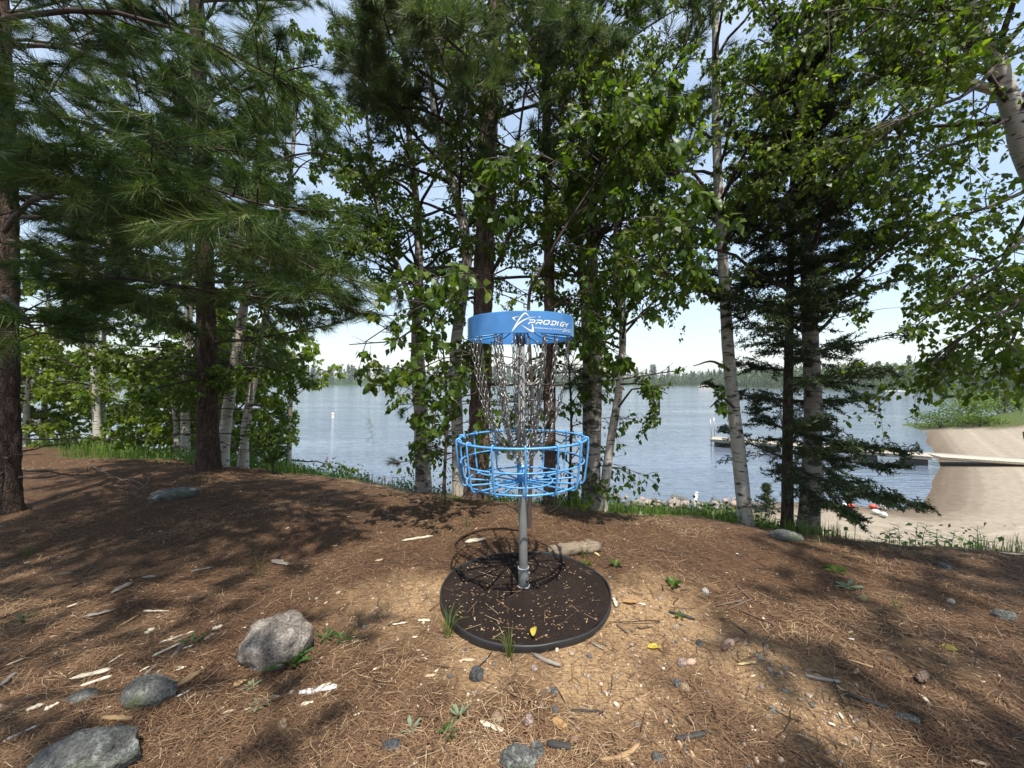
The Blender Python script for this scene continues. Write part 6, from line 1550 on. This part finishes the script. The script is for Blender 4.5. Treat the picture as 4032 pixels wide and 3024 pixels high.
# fallen leaves
M['yellow_leaf'] = mat_leaf('yellow_leaf', [(0, (.50, .38, .05)), (1, (.62, .50, .10))], .3, .5, (1, 1, .5)); M['dry_leaf'] = mat_leaf('dry_leaf', [(0, (.30, .16, .06)), (1, (.46, .28, .12))], .2, .6, (1, 1, .7)); M['pale_leaf'] = mat_leaf('pale_leaf', [(0, (.22, .28, .10)), (1, (.3, .35, .15))], .3, .6, (1, 1, .7))
for lab, pt, w_, mt in (('yellow fallen leaf lying on the front edge of the mulch', c2(1270, 352), 30, 'yellow_leaf'), ('yellow fallen leaf on the sand right of the mat', c2(1975, 402), 34, 'yellow_leaf'), ('pale green fallen leaf on the needles at right', c3(1228, 540), 28, 'pale_leaf'), ('yellow dry leaf in the right foreground shade', c3(1808, 876), 30, 'yellow_leaf'),
                        ('dry curled brown leaf in the front centre', c2(1390, 845), 46, 'dry_leaf'), ('orange dry leaf right of the mat edge', c2(1822, 120), 30, 'dry_leaf'), ('orange dry leaf behind the mat on the left', (1003, 1160), 16, 'dry_leaf')):
    b = ground_at(*pt); k_ = w_ * S / F * b[1]; o = link('fallen_leaf', big_leaf_mesh('fallen_leaf', M[mt], int(rng.integers(999)), fold=.12), None)
    dz = rcz + .045 - b[2] if 'mulch' in lab else .006; a_ = rng.random() * 6.28; set_mat(o, b + np.array([0, 0, dz]), (math.cos(a_), math.sin(a_), .12), k_); tag(o, lab, 'leaf')

# ------------------------------------------------------------------ beach things
M['float_red'] = mat_plain('float_red', (.55, .075, .035), .45, 0, .12); M['float_white'] = mat_plain('float_white', (.72, .70, .66), .5, 0, .08); M['float_blue'] = mat_plain('float_blue', (.05, .12, .28), .5); M['rope'] = mat_plain('rope', (.30, .27, .22), .9)
V, Fq = lathe([(0.01, -.085), (.035, -.08), (.058, -.045), (.062, 0), (.058, .045), (.035, .08), (.01, .085)], 12)
fm = {k_: Geo().add(V, None, Fq).mesh('rope_float', M[k_], (0, 0, 0), True) for k_ in ('float_red', 'float_white', 'float_blue')}
def float_rope(label, pts, pat):
    W_ = []
    for X_, Y_ in pts: p = ground_at(*c5(X_, Y_)); W_.append(p)
    W_ = np.array(W_); W_[:, 2] = np.maximum(gz(W_[:, 0], W_[:, 1]), WZ) + .05
    P_ = smooth_path(W_, 120); P_[:, 2] = np.maximum(gz(P_[:, 0], P_[:, 1]), WZ) + .05
    t = thing('swim_rope', label, 'float rope', W_[0]); V_, Fq_ = tubes(P_[None], np.full((1, 120), .008), 5); Geo().add(V_, None, Fq_).obj('rope', M['rope'], t, W_[0])
    C_, D_ = chain_frames(P_, .215)
    for q, (c_, d_) in enumerate(zip(C_, D_)):
        o = link('rope_float', fm[pat[q % len(pat)]], t, c_ - W_[0] + (0, 0, .02)); o.rotation_euler = Vector(d_).to_track_quat('Z', 'Y').to_euler()
r_, w2, bl = 'float_red', 'float_white', 'float_blue'
float_rope('red and white float rope at the water edge behind the birch', [(855, 1178), (890, 1190), (925, 1195)], [r_, w2, r_, r_]); float_rope('red float rope with few white floats below the spruce boughs', [(1000, 1238), (1050, 1248), (1105, 1245)], [w2, r_, r_, r_])
float_rope('longest row of red and white floats lying on the sand', [(1190, 1248), (1240, 1255), (1300, 1262), (1362, 1278)], [r_, w2, r_, w2]); float_rope('short float row with a blue end float nearest the bank', [(1215, 1282), (1260, 1295), (1290, 1305), (1305, 1318)], [w2, w2, r_, bl])
bx_ = at((2200 + 1100 / 2.074) / S, (1300 + 1460 / 2.074) / S, 9.6); bx_[2] = g1(bx_[0], bx_[1]); pv = thing('plastic_post', 'short white plastic post standing in the shore stones', 'post', bx_)
V, Fq, F3_ = tubes([(0, 0, -.05), (.04, 0, .22), (.08, 0, .46)], [.035] * 3, 12, True); Geo().add(V, F3_, Fq).obj('pipe', M['white_pvc'], pv, smooth=True)
V, Fq, F3_ = tubes([(.08, 0, .45), (.084, 0, .475)], [.04] * 2, 12, True); Geo().add(V, F3_, Fq).obj('cap', M['white_pvc'], pv, smooth=True)
def shrub(label, x_, y_, w_, h_, n_, tone, leaf=.13, group='shrubs on the grassy point'):
    z_ = g1(x_, y_); t = thing('shrub', label, 'shrub', (x_, y_, z_)); D_ = unit(rng.normal(0, 1, (n_, 3))); rad = rng.random(n_) ** .45
    P_ = D_ * rad[:, None] * np.array([w_, w_, h_ * .5]) * (1 + .35 * fbm(D_ * 2.2 + x_, 2, 5))[:, None] + (0, 0, h_ * .48); P_ = P_[P_[:, 2] > 0]; n_ = len(P_)
    g = Geo(); g.add(scatter(LEAF_V6, P_, frames(rng.normal(0, 1, P_.shape) + (0, 0, -.2), rng.normal(0, .6, P_.shape) + (0, 0, 1)), leaf * rng.uniform(.6, 1.3, n_)), None, rep_faces(LEAF_Q, 4, n_), a4=np.clip(tone + .3 * vnoise(P_ * 1.5, 4) + rng.normal(0, .15, n_), 0, 1)); g.obj('crown', M['birch_leaf'], t)
    ps = grow(np.zeros((7, 3)), unit(rng.normal(0, .5, (7, 3)) + (0, 0, 1)), h_ * .8, 5, 0, .08); V_, Fq_ = tubes(ps, taper(7, 5, .03, .006), 5); Geo().add(V_, None, Fq_).obj('stems', M['twig'], t)
for lab, x_, y_, w_, h_, tn in (('leftmost shrub on the grassy point reaching over the water', 29.6, 26.6, 1.7, 1.3, .5), ('tallest shrub on the grassy point beyond the beach', 31.6, 26.8, 1.8, 2.6, .55), ('shrub behind the tallest one on the point', 33.4, 28.0, 1.7, 2.0, .6),
                                ('round shrub right of the tallest on the point', 35.4, 28.0, 1.8, 1.9, .5), ('shrub further right on the grassy point', 37.8, 28.6, 1.9, 1.8, .55), ('shrub at the right edge of the grassy point', 40.5, 29.5, 2.0, 1.9, .5), ('low front shrub on the point by the sand', 30.6, 25.2, 1.2, .8, .45)):
    shrub(lab, x_, y_, w_, h_, 1100, tn)
b_ = np.array([34.6, 27.0, g1(34.6, 27.0)]); spruce('small dark spruce among the shrubs on the point', b_, 2.4, .05, .9, .15, 50, s0=.05, per2=4, per3=0, name='young_spruce', nspr=1, prune=False)

# ------------------------------------------------------------------ summer haze over the lake
hm = bpy.data.materials.new('haze'); hm.use_nodes = True; hn = hm.node_tree.nodes; hn.clear()
ho = hn.new('ShaderNodeOutputMaterial'); hv = hn.new('ShaderNodeVolumePrincipled')
hv.inputs['Color'].default_value = (.86, .91, .96, 1); hv.inputs['Density'].default_value = .00045; hv.inputs['Anisotropy'].default_value = .2
hm.node_tree.links.new(hv.outputs[0], ho.inputs['Volume'])
g = Geo(); box_geo(g, (0, 0, 11.5), (2400, 2400, 40)); tag(g.obj('haze', hm), 'thin pale summer haze in the air over the lake', kind='stuff')
sc.cycles.volume_bounces = 0
